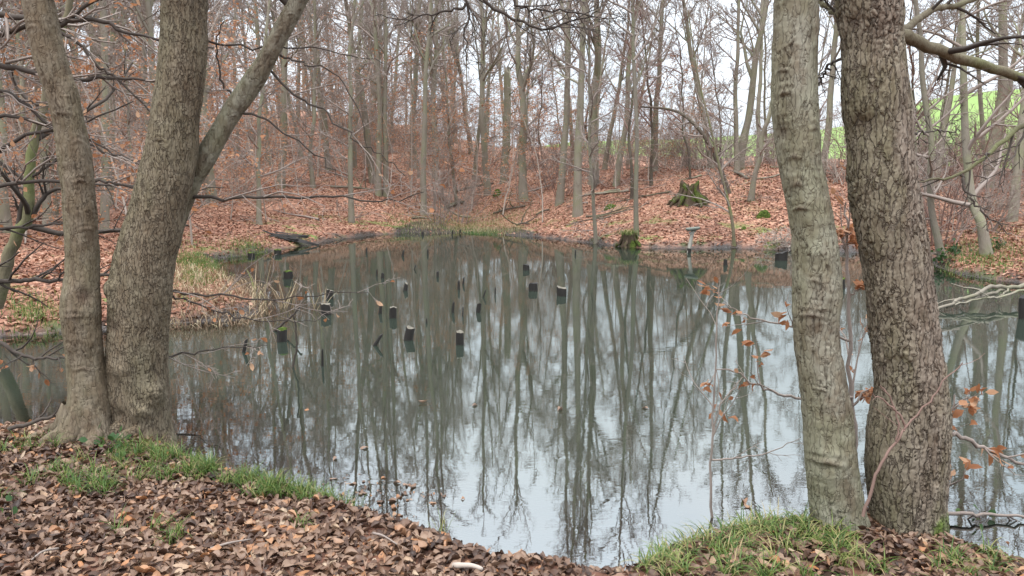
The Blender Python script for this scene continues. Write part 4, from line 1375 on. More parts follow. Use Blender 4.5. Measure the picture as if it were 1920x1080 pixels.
POSTS = [
    (471, 481, 471, 474, 12, "short thick post with mossy top by the grassy bank, paired beside another", "posts by the grassy bank", "moss"),
    (521, 477.5, 521, 468.5, 13, "short thick post with mossy top by the grassy bank, paired beside another", "posts by the grassy bank", "moss"),
    (540.7, 522.5, 540.7, 509, 17, "lone thick post with bright green moss top beyond the reeds", None, "moss"),
    (619, 560, 619, 544, 13, "grey-topped post standing upright just behind the tilted broad post", None, "pale"),
    (612, 590, 611, 570, 19, "tilted broad post with pale worn top at the tip of the reeds", None, "pale"),
    (528.6, 640, 529, 617, 18, "thick post with mossy top standing clear in front of the reeds", None, "moss"),
    (736.4, 596, 737, 576, 13.5, "thick dark post with a thinner leaning post close beside it", None, "pale"),
    (712.5, 588, 714, 571, 7.5, "thinner post leaning close beside a thick dark post", None, None),
    (766, 637, 770, 614, 17, "thick leaning post with pale flat top", None, "pale"),
    (862, 646, 862, 622, 14.5, "squared upright post with pale top, alone over bright reflections", None, "pale"),
    (760, 545, 762, 531, 8, "single slim post leaning slightly, midway across the pond", None, "pale"),
    (1000, 545, 1000, 531, 17.5, "thick square-cut post next to the widest post", None, None),
    (1053, 554.5, 1053, 538.5, 20, "widest square-cut post of the pond, flat topped", None, "pale"),
    (987, 506.5, 987, 496.5, 12.5, "short square post beyond the two widest posts", None, None),
    (896.5, 586, 899, 569.5, 9, "leaning dark post near two thin stakes", None, "pale"),
    (821, 519, 821, 509, 5.5, "narrow upright peg alone beyond the slim midway post", None, None),
    (717.5, 522, 717.5, 512, 6, "narrow upright peg with a thinner stake next to it", None, None),
    (1360, 498, 1360, 487, 8, "narrow dark post in front of the feeding shelf", None, None),
    (1577, 541, 1577, 523, 14, "thick dark post seen between the two close alders", None, "moss"),
    (1465, 488, 1465, 473, 22, "wide dark stump half hidden under the pale overhanging bush", None, None),
    (1919, 597, 1920, 556, 18, "tall dark post beside the fallen forked branch", None, None),
]
for k, (bx, by, tx, ty, w, lab, grp, cap) in enumerate(POSTS):
    put_post(bx, by, tx, ty, w, lab, grp, cap, seed=500 + k)
STAKES = [(849, 586, 850.5, 568.5, 5), (867.5, 592, 868, 577, 3.2), (860, 542.5, 860, 529, 5), (868.5, 533, 870, 521.5, 3.8), (706.5, 516.5, 706.5, 507, 3), (687, 473.5, 687, 466, 4),
          (755, 480, 756.5, 471.5, 4), (802.5, 477, 802, 469.5, 4), (777, 505, 779.5, 498, 3), (906, 557, 910, 545.5, 3.8), (928.5, 553.5, 929, 541, 3), (800, 605.5, 800, 599, 4),
          (702, 648, 714, 629.5, 7), (604.5, 687, 604.5, 657, 5), (457.5, 660, 462, 639, 7), (1079, 477, 1079, 470.5, 3.4), (792.6, 441, 792.6, 435.5, 4), (862, 438, 863, 432, 3.5), (847.5, 440, 848.5, 433, 3)]
for k, (bx, by, tx, ty, w) in enumerate(STAKES):
    lean = abs(tx - bx) > 2
    lab = "thin dark broken stake leaning out of the pond" if lean else "thin dark broken stake standing upright in the pond"
    if k == 12: lab = "stout splintered stake leaning sharply in front of the thick leaning post"
    if k == 13: lab = "splintered upright stake nearest to the grassy near bank"
    if k == 13: lab = "tall splintered upright stake amid bright sky reflections"
    if k == 14: lab = "stubby leaning stake under the low leafy twig"
    put_post(bx, by, tx, ty, w, lab, "thin stakes in the pond" if k not in (12, 13, 14) else None, None, "wooden_stake", 560 + k, True)
# dead sticks rising from the water near the reeds
px_plant("dead_stick", "long thin crooked dead stick standing in the water by the reeds", "stick", [
    ([(536, 752, 8.0), (546, 700, 8.05), (556, 655, 8.1), (555, 620, 8.1), (551, 590, 8.1)], 5, 2.5)], .004, "twig_dark", [(1, .6, .2, 3, 3, .4, 0)], 611)
px_plant("dead_stick", "dark slanting dead bough poking up over the mossy post", "stick", [
    ([(505, 628, 10.1), (530, 607, 10.1), (548, 592, 10.1), (562, 574, 10.1)], 6, 3)], .004, "twig_dark", [(2, .6, .3, 3, 3, .4, 0)], 612)
# fallen forked branch on the water
px_plant("fallen_branch", "weathered forked branch lying fallen from the bank into the water", "branch", [
    ([(2050, 535, 13.2), (1960, 531, 13.0), (1900, 538, 12.7), (1855, 538, 12.4), (1838, 550, 12.1), (1800, 562, 11.9), (1765, 576, 11.6), (1745, 584, 11.5)], 9, 5),
    ([(1890, 541, 12.7), (1850, 552, 12.3), (1815, 565, 12.0), (1775, 577, 11.7)], 7, 4),
    ([(1930, 541, 12.6), (1880, 556, 12.2), (1840, 560, 12.0), (1790, 572, 11.7)], 5, 3),
    ([(1890, 542, 12.5), (1878, 555, 12.4), (1874, 566, 12.4)], 4, 2)], .01, "bark_grey", [(3, .6, .22, 3, 4, .3, -.05)], 613, rmin=.006)

# ------------------------------------------------------------------ feeding shelf, stumps, logs
b = atZ(1291, 474, 0)
o = thing("feeding_shelf", b, "grey post carrying a dished weathered board at the foot of the leafy bank", "feeder")
t = atY(1299, 432, b[1])
P = catmull([b - np.array([.03, 0, .5]), b, t], 12)
link("post", tubes_mesh("post", [(P, np.full(12, pxr(b, 6.5)), 9)], "grey_wood"), o)
Pd = catmull([b - np.array([.03, 0, .5]), b + np.array([0.02, 0, .13])], 4)
link("wet_foot", tubes_mesh("wet_foot", [(Pd, np.full(4, pxr(b, 7.4)), 9)], "wet_wood"), o)
n = 14
rx, ry = float(pxr(b, 27)), .15
V = []
for z, f in ((.0, .72), (.03, .95), (.075, 1.0), (.085, .93), (.05, .7)):
    for j in range(n):
        a = 2 * math.pi * j / n
        e = .75
        cx = math.copysign(abs(math.cos(a)) ** e, math.cos(a))
        sy = math.copysign(abs(math.sin(a)) ** e, math.sin(a))
        V.append(t + np.array([rx * f * cx, ry * f * sy, z + .02 * cx]))
F = [(k * n + j, k * n + (j + 1) % n, (k + 1) * n + (j + 1) % n, (k + 1) * n + j) for k in range(4) for j in range(n)]
link("board", mk_mesh("board", V, [F, [list(range(n))[::-1]], [list(range(4 * n, 5 * n))]], "board_wood"), o)
link("bracket", tubes_mesh("bracket", [(catmull([t + np.array([-.09, 0, -.1]), t + np.array([.08, 0, .01])], 4), np.full(4, .045), 6)], "grey_wood"), o)
world_children(o)

def stump(px, py, Yd, w, hpx, label, seed, moss=.5, roots=7, jag=.3, inwater=False):
    rng = random.Random(seed)
    b = atZ(px, py, 0) if inwater else base_at(px, py, Yd)
    r, h = float(pxr(b, w)) , 2 * float(pxr(b, hpx))
    o = thing("tree_stump", b, label, "stump")
    K, M = 40, 14
    q = []
    V = []
    ph = [rng.uniform(0, 6) for _ in range(3)]
    for i in range(M):
        u = i / (M - 1)
        for j in range(K):
            a = 2 * math.pi * j / K
            lob = .16 * math.cos(5 * a + ph[0]) + .1 * math.cos(8 * a + ph[1])
            rr = r * (.62 + .55 * (1 - u) ** 2.4 * (1 + lob) + .25 * lob) * (1 + rng.uniform(-.03, .03))
            hh = h * (1 + jag * (.5 * math.cos(2 * a + ph[2]) + rng.uniform(-.4, .4)))
            V.append((rr * math.cos(a), rr * math.sin(a), -.2 + (hh + .2) * u))
    for i in range(1, 5):                                        # hollow rotten top
        f = 1 - .23 * i
        for j in range(K):
            x, y, z = V[(M - 1) * K + j]
            V.append((x * f, y * f, z - h * .3 * (i / 4) ** .6 + rng.uniform(-.05, .05) * h))
    rows = M + 4
    F = [(i * K + j, i * K + (j + 1) % K, (i + 1) * K + (j + 1) % K, (i + 1) * K + j) for i in range(rows - 1) for j in range(K)]
    link("wood", mk_mesh("wood", V, [F, [list(range((rows - 1) * K, rows * K))]], "mossy_wood"), o)
    for k in range(roots):                                        # buttress roots in moss
        a = 2 * math.pi * (k + rng.uniform(-.3, .3)) / roots
        d = np.array([math.cos(a), math.sin(a), 0])
        P = catmull([d * r * .6 + np.array([0, 0, h * rng.uniform(.5, .95)]), d * r * .85 + np.array([0, 0, h * .35]), d * r * 1.25 + np.array([0, 0, .05]), d * r * 1.6 + np.array([0, 0, -.15])], 9)
        P += np.array([[rng.gauss(0, .015) for _ in range(3)] for _ in range(9)])
        link("root", tubes_mesh("root", [(P, np.concatenate([np.linspace(.07, .10, 5), np.linspace(.09, .04, 4)]) * (r / .5) * rng.uniform(.6, 1.1), 7)], "mossy_wood"), o)
    return o
stump(1293, 380, 30, 54, 34, "big rotten stump with mossy buttress roots on the leafy far bank", 701, .7, 9, .35)
STUMP_SHORE = stump(1180, 463, 24.5, 38, 26, "small mossy stump with tufts of grass at the waterline", 702, .9, 6, .1, True)

def grass_top(o, h, r, n, seed):
    rs_ = np.random.RandomState(seed)
    pos = np.stack([rs_.normal(0, r, n), rs_.normal(0, r, n), np.full(n, h)], 1)
    link("grass_tuft", blades("grass_tuft", pos, rs_, .12, .34, .012, "grass_blade", rs_.uniform(.1, 1, n), .9, 4), o)["kind"] = "stuff"
def log_thing(p0, p1, w, label, mat, seed, name="fallen_log", sticks=0, lift=.05):
    rng = random.Random(seed)
    a, b_ = base_at(*p0), base_at(*p1)
    L = np.linalg.norm(b_ - a)
    o = thing(name, a, label, "log")
    P = catmull([a + np.array([0, 0, lift]), (a + b_) / 2 + np.array([0, rng.gauss(0, .1), lift + .05]), b_ + np.array([0, 0, lift])], 12)
    R = np.linspace(pxr(a, w), pxr(a, w * .7), 12) * np.array([1 + rng.uniform(-.12, .12) for _ in range(12)])
    V, F = tube_geo([(P, R, 9)])
    link("wood", mk_mesh("wood", V, [F, [list(range(9))[::-1]], [list(range(len(V) - 9, len(V)))]], mat), o)
    if sticks:
        tw = []
        for k in range(sticks):
            i = rng.randrange(1, 11)
            q, rr = limb(P[i], (rng.uniform(-1, 1), rng.uniform(-.5, .5), rng.uniform(.1, .8)), rng.uniform(.4, 1.2), .03, .012, 4, rng)
            tw.append((q, rr, 4))
        link("branch_stubs", tubes_mesh("branch_stubs", tw, mat), o)
    world_children(o)
log_thing((836, 392, 42), (870, 380, 44), 9, "short thick dark log across the foot of the bowed sapling tree", "bark_dark", 711)
log_thing((850, 362, 47), (925, 345, 52), 5, "dark fallen log with stubs higher up the leaf slope", "bark_dark", 712, sticks=5)
log_thing((895, 340, 54), (985, 336, 56), 5, "long thin fallen trunk across the upper leaf slope", "bark_grey", 713, sticks=4)
log_thing((925, 402, 39), (985, 388, 40), 4, "thin dark fallen bough at the back of the mud flat", "bark_dark", 714, sticks=4)
log_thing((1005, 405, 35), (1030, 395, 36), 4, "short dark bough lying on leaves near the tall row of trunks", "bark_dark", 715)
log_thing((1378, 325, 37), (1402, 337, 35), 6, "pale barkless log on the crest below the forked leaning tree", "cut_wood", 716)
log_thing((968, 424, 33), (992, 422, 33), 4, "small dark branch lying on the grassy mud flat", "bark_dark", 717, sticks=3)
log_thing((620, 352, 43), (700, 358, 42), 4, "thin grey bough lying along the leaf slope", "bark_grey", 718, sticks=4)
# broken boards sliding into the water
b = atZ(548, 463, 0)
o = thing("broken_board_heap", b, "heap of dark broken boards sliding from the bank into the water", "boards")
rng = random.Random(721)
for k in range(7):
    p0 = atZ(526 + 7 * k + rng.uniform(-5, 5), 463 - rng.uniform(0, 4), 0)
    p0[2] = max(tz(p0[0], p0[1]), 0) + .07 + .03 * k * rng.random()
    L, w, th = rng.uniform(.8, 1.4), rng.uniform(.09, .16), .03
    V = [(x * L, y * w, z * th + rng.uniform(-.008, .008)) for z in (-.5, .5) for y in (-.5, .5) for x in (-.5, -.1, .2, .5)]
    V = [(x + (rng.uniform(-.05, .05) if abs(x) > .3 * L else 0), y, z) for x, y, z in V]
    F = []
    for z in (0, 8):
        for i in range(3):
            F.append((z + i, z + i + 1, z + i + 5, z + i + 4))
    for i in range(3):
        F.append((i, i + 1, i + 9, i + 8)); F.append((4 + i, 5 + i, 13 + i, 12 + i))
    F += [(0, 4, 12, 8), (3, 7, 15, 11)]
    bd = link("board", mk_mesh("board", V, [F], "wet_wood", smooth=False), o)
    bd.location = Vector(p0) - o.location
    bd.rotation_euler = (rng.uniform(-.3, .3), rng.uniform(.05, .32), rng.uniform(-.35, .25))
# mossy mounds
def mound(px, py, Yd, w, hpx, label, seed):
    rng = random.Random(seed)
    b = base_at(px, py, Yd)
    r, h = float(pxr(b, w)), 2 * float(pxr(b, hpx))
    K, M = 20, 8
    V = []
    for i in range(M):
        u = i / (M - 1) * math.pi / 2
        for j in range(K):
            a = 2 * math.pi * j / K
            f = 1 + .25 * math.cos(3 * a + seed) + rng.uniform(-.12, .12)
            V.append((b[0] + r * math.cos(u) * f * math.cos(a), b[1] + r * .8 * math.cos(u) * f * math.sin(a), b[2] - .1 + (h + .1) * math.sin(u) * (1 + rng.uniform(-.1, .1))))
    F = [(i * K + j, i * K + (j + 1) % K, (i + 1) * K + (j + 1) % K, (i + 1) * K + j) for i in range(M - 1) for j in range(K)]
    tag(link("mossy_rock", mk_mesh("mossy_rock", V, [F, [list(range((M - 1) * K, M * K))]], "moss")), label, "rock")
mound(1433, 408, 28, 26, 14, "dark moss-covered lump on the leafy bank above the pale bush", 3)
mound(933, 366, 47, 16, 11, "bright green mossy lump beside the dead snag's foot", 5)
mound(1145, 390, 31, 26, 7, "low moss and twig mound behind the thin waterside tree", 7)
mound(1395, 430, 26, 12, 5, "small green moss cushion near the stem by the feeding shelf", 9)

# ------------------------------------------------------------------ grass, reeds, litter
def blades(name, pos, rs, h0, h1, w, mat, tints, lean=.55, seg=4, kink=0.0):
    n = len(pos)
    H = rs.uniform(h0, h1, n)
    yaw = rs.uniform(0, 2 * math.pi, n)
    out = np.stack([np.cos(yaw), np.sin(yaw), np.zeros(n)], 1)
    side = np.stack([-np.sin(yaw), np.cos(yaw), np.zeros(n)], 1)
    k = np.abs(rs.normal(lean, .35, n))
    t = np.linspace(0, 1, seg + 1)
    V = np.zeros((n, seg + 1, 2, 3))
    ang0 = rs.uniform(0, .5, n)
    p = pos.copy()
    kk = (rs.rand(n) < kink) * rs.uniform(.9, 2.2, n)
    for i in range(seg + 1):
        wd = w * (1 - t[i] ** 2 * .95)
        wd = wd * rs.uniform(.8, 1.2, n)
        V[:, i, 0] = p - side * wd[:, None] * .5
        V[:, i, 1] = p + side * wd[:, None] * .5
        a = ang0 + k * 2.0 * t[i] + kk * (t[i] > .45)
        p = p + (out * np.sin(a)[:, None] + np.array([0, 0, 1]) * np.cos(a)[:, None]) * (H / seg)[:, None]
    nv = (seg + 1) * 2
    f = np.array([(2 * i, 2 * i + 1, 2 * i + 3, 2 * i + 2) for i in range(seg)])
    F = (f[None] + (np.arange(n) * nv)[:, None, None]).reshape(-1, 4)
    return mk_mesh(name, V.reshape(-1, 3), [F], mat, {"tint": np.repeat(tints, nv)})
rs = np.random.RandomState(9)
def clump_positions(spots):
    """spots: (px, py, spread px, count): tufts on the near ground"""
    out = []
    for px, py, sp, n in spots:
        c = hit(px, py, 40)
        if c is None:
            continue
        s = sp * depth(c) / FPX
        for _ in range(max(1, n // 62)):
            tx, ty = c[0] + rs.normal(0, s), c[1] + rs.normal(0, s * .9)
            m = 24
            out.append(np.stack([tx + rs.normal(0, .02, m), ty + rs.normal(0, .02, m)], 1))
    P = np.concatenate(out)
    d = sdf(P[:, 0], P[:, 1])
    P = P[d > -.06]
    if not len(P):
        P = out[0]
    return np.column_stack([P, terr(P[:, 0], P[:, 1]) - .01])
near_spots = [(150, 900, 55, 800), (230, 860, 60, 900), (190, 920, 40, 600), (335, 862, 22, 900), (390, 888, 20, 900), (450, 904, 20, 900), (510, 920, 20, 800), (570, 932, 18, 700), (620, 944, 16, 550), (665, 958, 14, 350), (280, 845, 30, 600), (360, 885, 30, 500), (480, 925, 30, 400),
              (110, 830, 30, 300), (40, 850, 40, 250), (300, 900, 40, 400), (20, 940, 25, 150), (270, 1000, 25, 150), (340, 1010, 20, 130), (560, 985, 15, 60), (730, 960, 14, 80)]
Pg = clump_positions(near_spots)
go = tag(link("grass", blades("grass", Pg, rs, .05, .19, .0055, "grass_blade", rs.beta(1.7, 1.9, len(Pg)), .85)), "short green grass growing through the leaves on the near bank", "grass", kind="stuff")
Pg = clump_positions([(1300, 1010, 35, 900), (1350, 995, 40, 1100), (1420, 990, 40, 1000), (1480, 990, 35, 800), (1270, 1040, 30, 700), (1330, 1050, 50, 800), (1420, 1040, 50, 700), (1540, 1020, 40, 600), (1580, 1035, 30, 350), (1250, 1065, 30, 500), (1640, 1060, 60, 300), (1750, 1065, 50, 350), (1850, 1060, 50, 400), (1450, 1070, 60, 300)])
tag(link("grass", blades("grass", Pg, rs, .05, .2, .0065, "grass_blade", rs.beta(1.6, 1.25, len(Pg)), 1.1, 5)), "longer arching grass with yellowed blades around the slim shoot", "grass", kind="stuff")
Pg = clump_positions([(838, 1000, 14, 420), (845, 1010, 12, 200)])
tag(link("grass_tussock", blades("grass_tussock", Pg, rs, .10, .24, .004, "grass_blade", rs.uniform(.4, 1, len(Pg)))), "small fine yellow-green tussock alone at the lip of the leafy bank", "tussock")
Pg = clump_positions([(1040, 1030, 18, 60), (1180, 1055, 20, 60)])
tag(link("grass", blades("grass", Pg, rs, .05, .1, .004, "grass_blade", rs.uniform(.3, 1, len(Pg)))), "few tiny grass blades at the water's leafy edge", "grass", kind="stuff")
# far grass patches on the reedy bank
def far_patch(rects, n, h0, h1, w, mat, lo, hi, name, label, cat):
    P = []
    for x0, x1, y0, y1, wt in rects:
        k = int(n * wt)
        for _ in range(k):
            c = atZ((x0 + x1) / 2 + (x1 - x0) * .3 * rs.normal(), np.clip((y0 + y1) / 2 + (y1 - y0) * .3 * rs.normal(), y0 - 4, y1 + 4), .12)
            P.append(c[:2])
    P = np.array(P)
    d = sdf(P[:, 0], P[:, 1])
    P = P[(d > -.25)]
    P = np.column_stack([P, np.maximum(terr(P[:, 0], P[:, 1]), -.05) - .01])
    tag(link(name, blades(name, P, rs, h0, h1, w, mat, rs.uniform(lo, hi, len(P)), .35, 3)), label, cat, kind="stuff")
far_patch([(325, 420, 472, 520, .34), (425, 515, 458, 476, .16), (10, 118, 575, 612, .10), (340, 400, 520, 545, .12)], 9000, .05, .17, .010, "grass_blade", .1, .95, "grass", "rough green grass on the bank behind the reeds", "grass")
far_patch([(790, 990, 412, 434, .5)], 8000, .05, .16, .014, "grass_blade", .3, .85, "grass", "low green grass on the mud flat at the far end", "grass")
far_patch([(760, 850, 415, 436, .35), (850, 990, 412, 434, .6)], 6000, .07, .22, .011, "reed_blade", .15, 1.0, "marsh_grass", "pale marsh grass on the mud flat at the far end", "grass")
far_patch([(865, 930, 430, 440, 1)], 2600, .03, .08, .03, "green_leaf", .6, 1.0, "duckweed", "bright green water plants at the edge of the mud flat", "weeds")
far_patch([(730, 780, 422, 434, .12), (1750, 1920, 470, 512, .5), (1380, 1440, 405, 450, .12)], 4200, .06, .16, .014, "grass_blade", .1, .8, "grass", "scattered grass tufts along the far banks", "grass")
# dry reeds: a broken, criss-crossed bed
R_ = []
for _ in range(1250):
    px, py = rs.uniform(310, 505), rs.uniform(515, 606)
    R_.append(atZ(px, py, .1)[:2])
R_ = np.array(R_)
R_ = R_[sdf(R_[:, 0], R_[:, 1]) > -.45]
R_ = np.column_stack([R_, np.maximum(terr(R_[:, 0], R_[:, 1]), -.1)])
tag(link("reed_bed", blades("reed_bed", R_, rs, .15, .5, .012, "reed_blade", rs.beta(1.2, 1.8, len(R_)) * .95, 1.0, 6, .7)), "tangled bed of dry yellow reeds on the spit of land", "reeds", kind="stuff")
def reed_clump(px, py, n, h, label):
    c = atZ(px, py, 0)
    P = np.stack([c[0] + rs.normal(0, .06, n), c[1] + rs.normal(0, .06, n), np.full(n, -.1)], 1)
    tag(link("reed_clump", blades("reed_clump", P, rs, h * .7, h * 1.2, .022, "reed_blade", rs.uniform(.4, 1, n), .12, 5)), label, "reeds")
reed_clump(533, 578, 14, .62, "upright pale reed stalks standing off the end of the reed bed")
reed_clump(596, 582, 10, .55, "yellow-green reed stalks beside the tilted broad post")
reed_clump(483, 558, 8, .7, "tall single pale reeds at the edge of the reed bed")

# leaf litter
rsl = np.random.RandomState(21)
rng = random.Random(22)
shapes = [leaf_shape(rng, rng.uniform(.05, .085), rng.uniform(.03, .055), 5, .75) for _ in range(24)]
def near_points(n):
    px = rsl.uniform(-250, 2170, n)
    py = rsl.uniform(790, 1400, n)
    a, b_ = (px - 960) / FPX, (540 - py) / FPX
    rx, ry, rz = a, CP + b_ * SP, -SP + b_ * CP
    t = (.28 - CAMZ) / rz
    return rx * t, ry * t
# even cover in metres over the near bank
n = 60000
x = rsl.uniform(-6.0, 5.0, n)
y = rsl.uniform(2.2, 5.9, n)
d = sdf(x, y)
inview = np.abs(x) < .78 * y + .5
k = (d > -.05) & inview
k &= rsl.rand(n) < .35 + 1.1 * ss(fbm(np.stack([x, y, 0 * x], 1) * 2.3, 42, 3), -.28, .05)
x, y, d = x[k], y[k], d[k]
z = terr(x, y, d) + rsl.uniform(.0, .022, len(x))
sc_ = rsl.uniform(.45, 1.15, len(x))
tint = np.clip(rsl.beta(1.4, 1.9, len(x)) + .55 * fbm(np.stack([x, y, 0 * x], 1) * 1.7, 41, 3) + (rsl.rand(len(x)) < .07) * .4, 0, 1)
rot = rand_rot(rsl, len(x), .27)
order = np.argsort(np.hypot(x, y) / sc_)
vis = (np.abs(960 + FPX * x / (y * CP + (CAMZ - z) * SP) - 960) < 940) & ((540 - FPX * ((z - CAMZ) * CP + y * SP) / (y * CP - (z - CAMZ) * SP)) < 1070)
order = [i for i in order if vis[i]]
big = set(order[:300])
rest = np.array([i for i in range(len(x)) if i not in big])
lit = link("leaf_litter", scatter_mesh("leaf_litter", shapes, np.stack([x, y, z], 1)[rest], rot[rest], sc_[rest], tint[rest], "litter_near"), ground)
lit["kind"] = "stuff"
lmesh = [mk_mesh("fallen_leaf", V, [F], "litter_near", {"tint": np.full(len(V), tv)}) for (V, F), tv in zip(shapes, np.linspace(.08, .98, 24))]
for i in order[:300]:
    o = link("fallen_leaf", lmesh[int(np.clip(tint[i], 0, .999) * 23.99) if rng.random() < .7 else rng.randrange(24)], ground)
    M4 = Matrix([[*rot[i][0], 0], [*rot[i][1], 0], [*rot[i][2], 0], [0, 0, 0, 1]])
    s = float(sc_[i])
    o.matrix_local = Matrix.Translation((x[i], y[i], z[i] + .008)) @ M4 @ Matrix.Scale(s, 4)
# sunk and floating leaves along the near shore
n = 1500
x = rsl.uniform(-6, 3, n); y = rsl.uniform(3.4, 9.5, n)
d = sdf(x, y)
k = (d < -.02) & (d > -1.1) & (rsl.rand(n) < np.exp(d * 2.2)) & (np.abs(x) < .75 * y)
x, y, d = x[k], y[k], d[k]
z = terr(x, y, d) + .012
so = link("sunken_leaves", scatter_mesh("sunken_leaves", shapes, np.stack([x, y, z], 1), rand_rot(rsl, len(x), .15), rsl.uniform(.6, 1.1, len(x)), rsl.uniform(.3, 1, len(x)), "litter_near"), ground)
so["kind"] = "stuff"
for (px, py) in ((1050, 768), (628, 860), (793, 755), (890, 760), (1395, 940), (1402, 950), (745, 905), (682, 840), (1210, 765), (575, 768)):
    p = atZ(px, py, .004)
    o = link("floating_leaf", lmesh[rng.randrange(12, 23)])
    o.location = Vector(p)
    o.rotation_euler = (rng.gauss(0, .1), rng.gauss(0, .1), rng.uniform(0, 6))
    tag(o, "single brown leaf floating on the open pond", "leaf", "leaves floating on the pond")
# far litter
n = 290000
px = rsl.uniform(-250, 2170, n)
Y = 9 + 53 * rsl.rand(n) ** .85
x = (px - 960) / FPX * Y
y = Y
d = sdf(x, y)
fieldlim = np.interp(px, [990, 1040, 1200, 1600, 1900], [400, 34, 24, 19, 15])
k = (d > .12) & ((px < 1000) | (d < fieldlim))
k &= rsl.rand(n) < .3 + 1.2 * ss(fbm(np.stack([x, y, 0 * x], 1) * .6, 44, 3), -.25, .05)
k &= ~((px > 740) & (px < 1000) & (d < 2.2) & (y > 20) & (rsl.rand(n) > .12))
x, y, d = x[k], y[k], d[k]
z = terr(x, y, d) + .012
L, W = .085, .06
sh4 = []
for q in range(6):
    b_ = rng.uniform(-.03, .03)
    sh4.append((np.array([[0, -L / 2, b_], [W / 2, 0, .012], [0, L / 2, b_ * .5], [-W / 2, 0, rng.uniform(0, .02)]]), np.array([[0, 1, 2, 3]])))
fl = link("hillside_litter", scatter_mesh("hillside_litter", sh4, np.stack([x, y, z], 1), rand_rot(rsl, len(x), .35), rsl.uniform(.75, 1.4, len(x)), np.clip(rsl.beta(2, 1.8, len(x)) + .75 * fbm(np.stack([x, y, 0 * x], 1) * .45, 43, 3), 0, 1), "litter_far"), ground)
fl["kind"] = "stuff"

# bramble and ivy leaves
def leafy_plant(spots, label, seed, s=1.0, n=7):
    rng = random.Random(seed)
    px, py = spots
    c = hit(px, py, 40)
    if c is None:
        return
    o = thing("bramble_plant", c, label, "plant")
    st, sp = [], []
    for k in range(n):
        P, R = limb(c - np.array([0, 0, .02]), (rng.uniform(-1, 1), rng.uniform(-1, 1), rng.uniform(.4, 1.1)), rng.uniform(.10, .24) * s, .003, .0015, 4, rng)
        st.append((P, R, 4))
        sp += [(P[-1], unit(P[-1] - P[-2])), (P[2], unit(P[2] - P[1]))]
    link("stems", tubes_mesh("stems", st, "twig_red"), o)
    hang_leaves(o, "green_leaf", sp, rng, 1.0, 1.0 * s, .1)
    world_children(o)
leafy_plant((208, 838), "low green bramble leaves at the foot of the three-stemmed alder", 801)
leafy_plant((205, 870), "flat green leaves amid short grass on the near bank", 802, .9, 5)
leafy_plant((25, 985), "tiny green seedling leaves in the leaf litter", 803, .7, 4)
leafy_plant((1835, 1010), "green bramble leaves by the low sapling at the water's edge", 804, .9, 6)
leafy_plant((1905, 1035), "larger green bramble beside the low sapling", 805, 1.0, 7)
leafy_plant((1420, 975), "two-leaved green shoot in the long grass", 806, 1.1, 3)
for (px, py, lab, s) in ((1790, 478, "low fern-green plants at the swept foot of the bank trees", 1.6), (1770, 492, "glossy green fern clump over the dark root hollow", 1.6), (1862, 470, "green leafy plant beside the swept trunk foot", 1.5)):
    leafy_plant((px, py), lab, int(px), s, 22)

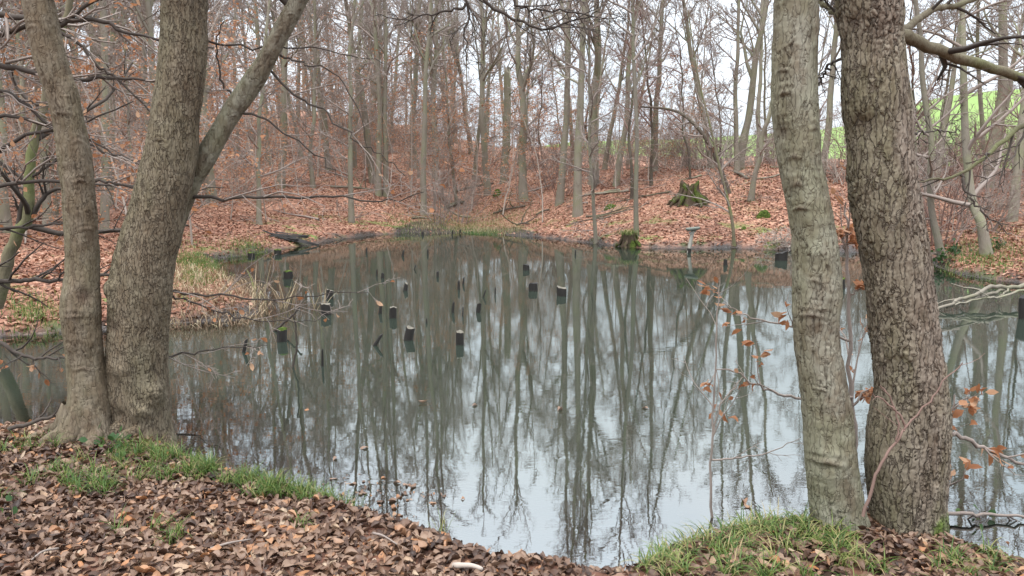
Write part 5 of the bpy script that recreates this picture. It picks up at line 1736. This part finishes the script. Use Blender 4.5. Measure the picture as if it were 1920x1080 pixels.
px_plant("fallen_branch", "dark bare branch lying on the bank edge beside the three-stemmed alder", "branch", [
    ([(15, 806, YA - .15), (60, 793, YA - .1), (105, 778, YA - .02), (140, 772, YA)], 9, 4), ([(60, 793, YA - .1), (85, 770, YA), (95, 745, YA + .1)], 5, 2)], .006, "twig_dark", [(2, .6, .3, 3, 3, .3, .05)], 911)
for k, (x0, y0, x1, y1, w, lab) in enumerate(((850, 1072, 905, 1079, 12, "short pale stick half buried in the litter at the leafy shore"), (395, 1040, 470, 1022, 5, "thin twig lying on the dark leaves below the short grass"), (700, 1010, 745, 1032, 5, "thin crooked twig on the litter beyond the small tussock"), (110, 1040, 60, 1062, 5, "thin grey twig among leaves on the near bank"))):
    a, b_ = hit(x0, y0, 12), hit(x1, y1, 12)
    rng = random.Random(930 + k)
    P = catmull([a + np.array([0, 0, .03]), (a + b_) / 2 + np.array([rng.gauss(0, .01), rng.gauss(0, .02), .045]), b_ + np.array([0, 0, .03])], 8)
    R = np.linspace(pxr(a, w), pxr(a, w * .6), 8) * np.array([1 + rng.uniform(-.1, .1) for _ in range(8)])
    V, F = tube_geo([(P, R, 7)])
    tag(link("stick", mk_mesh("stick", V, [F, [list(range(7))[::-1]], [list(range(len(V) - 7, len(V)))]], "twig_grey" if k else "twig_pale")), lab, "stick")
grass_top(STUMP_SHORE, .38, .17, 240, 5)


rng = random.Random(951)
for k in range(26):
    px, Y = rng.choice([rng.uniform(380, 980), rng.uniform(1020, 1480), rng.uniform(1000, 1480)]), rng.uniform(27, 44)
    x = (px - 960) / FPX * Y
    if float(sdf([x], [Y])[0]) < 1.5:
        continue
    a = rng.uniform(-.5, .5) + (math.pi if rng.random() < .5 else 0)
    L = rng.uniform(.9, 2.6)
    n = 7
    xs = x + np.cos(a) * np.linspace(0, L, n) + np.array([rng.gauss(0, .04) for _ in range(n)])
    ys = Y + np.sin(a) * np.linspace(0, L, n) + np.array([rng.gauss(0, .04) for _ in range(n)])
    P = np.stack([xs, ys, terr(xs, ys) + .05], 1)
    R = np.linspace(rng.uniform(.03, .06), .012, n)
    b = P[0]
    o = thing("fallen_branch", b, ("long" if L > 1.8 else "short") + " fallen branch lying on leaves " + where(b), "branch", "fallen branches on the leaf slopes")
    tb = [(P, R, 6)]
    RMIN = .006
    sub_limbs(tb, P, R, rng, 0, [(3, .7, .4, 3, 4, .3, .03)])
    link("wood", tubes_mesh("wood", tb, rng.choice(["bark_dark", "bark_dark", "bark_grey", "twig_grey"])), o)
    world_children(o)
# leaves drifted together in the shallows
n = 240
cx, cy = atZ(700, 925, 0)[:2]
x = cx + rsl.normal(0, .32, n); y = cy + rsl.normal(0, .2, n)
d = sdf(x, y)
k = (d < .0) & (d > -.5)
x, y = x[k], y[k]
fo = link("floating_leaves", scatter_mesh("floating_leaves", shapes, np.stack([x, y, np.full(len(x), -.009)], 1), rand_rot(rsl, len(x), .05), rsl.uniform(.5, 1.0, len(x)), rsl.uniform(.3, 1, len(x)), "litter_near"))
tag(fo, "drift of pale sodden leaves floating against the leafy near shore", "leaves", kind="stuff")
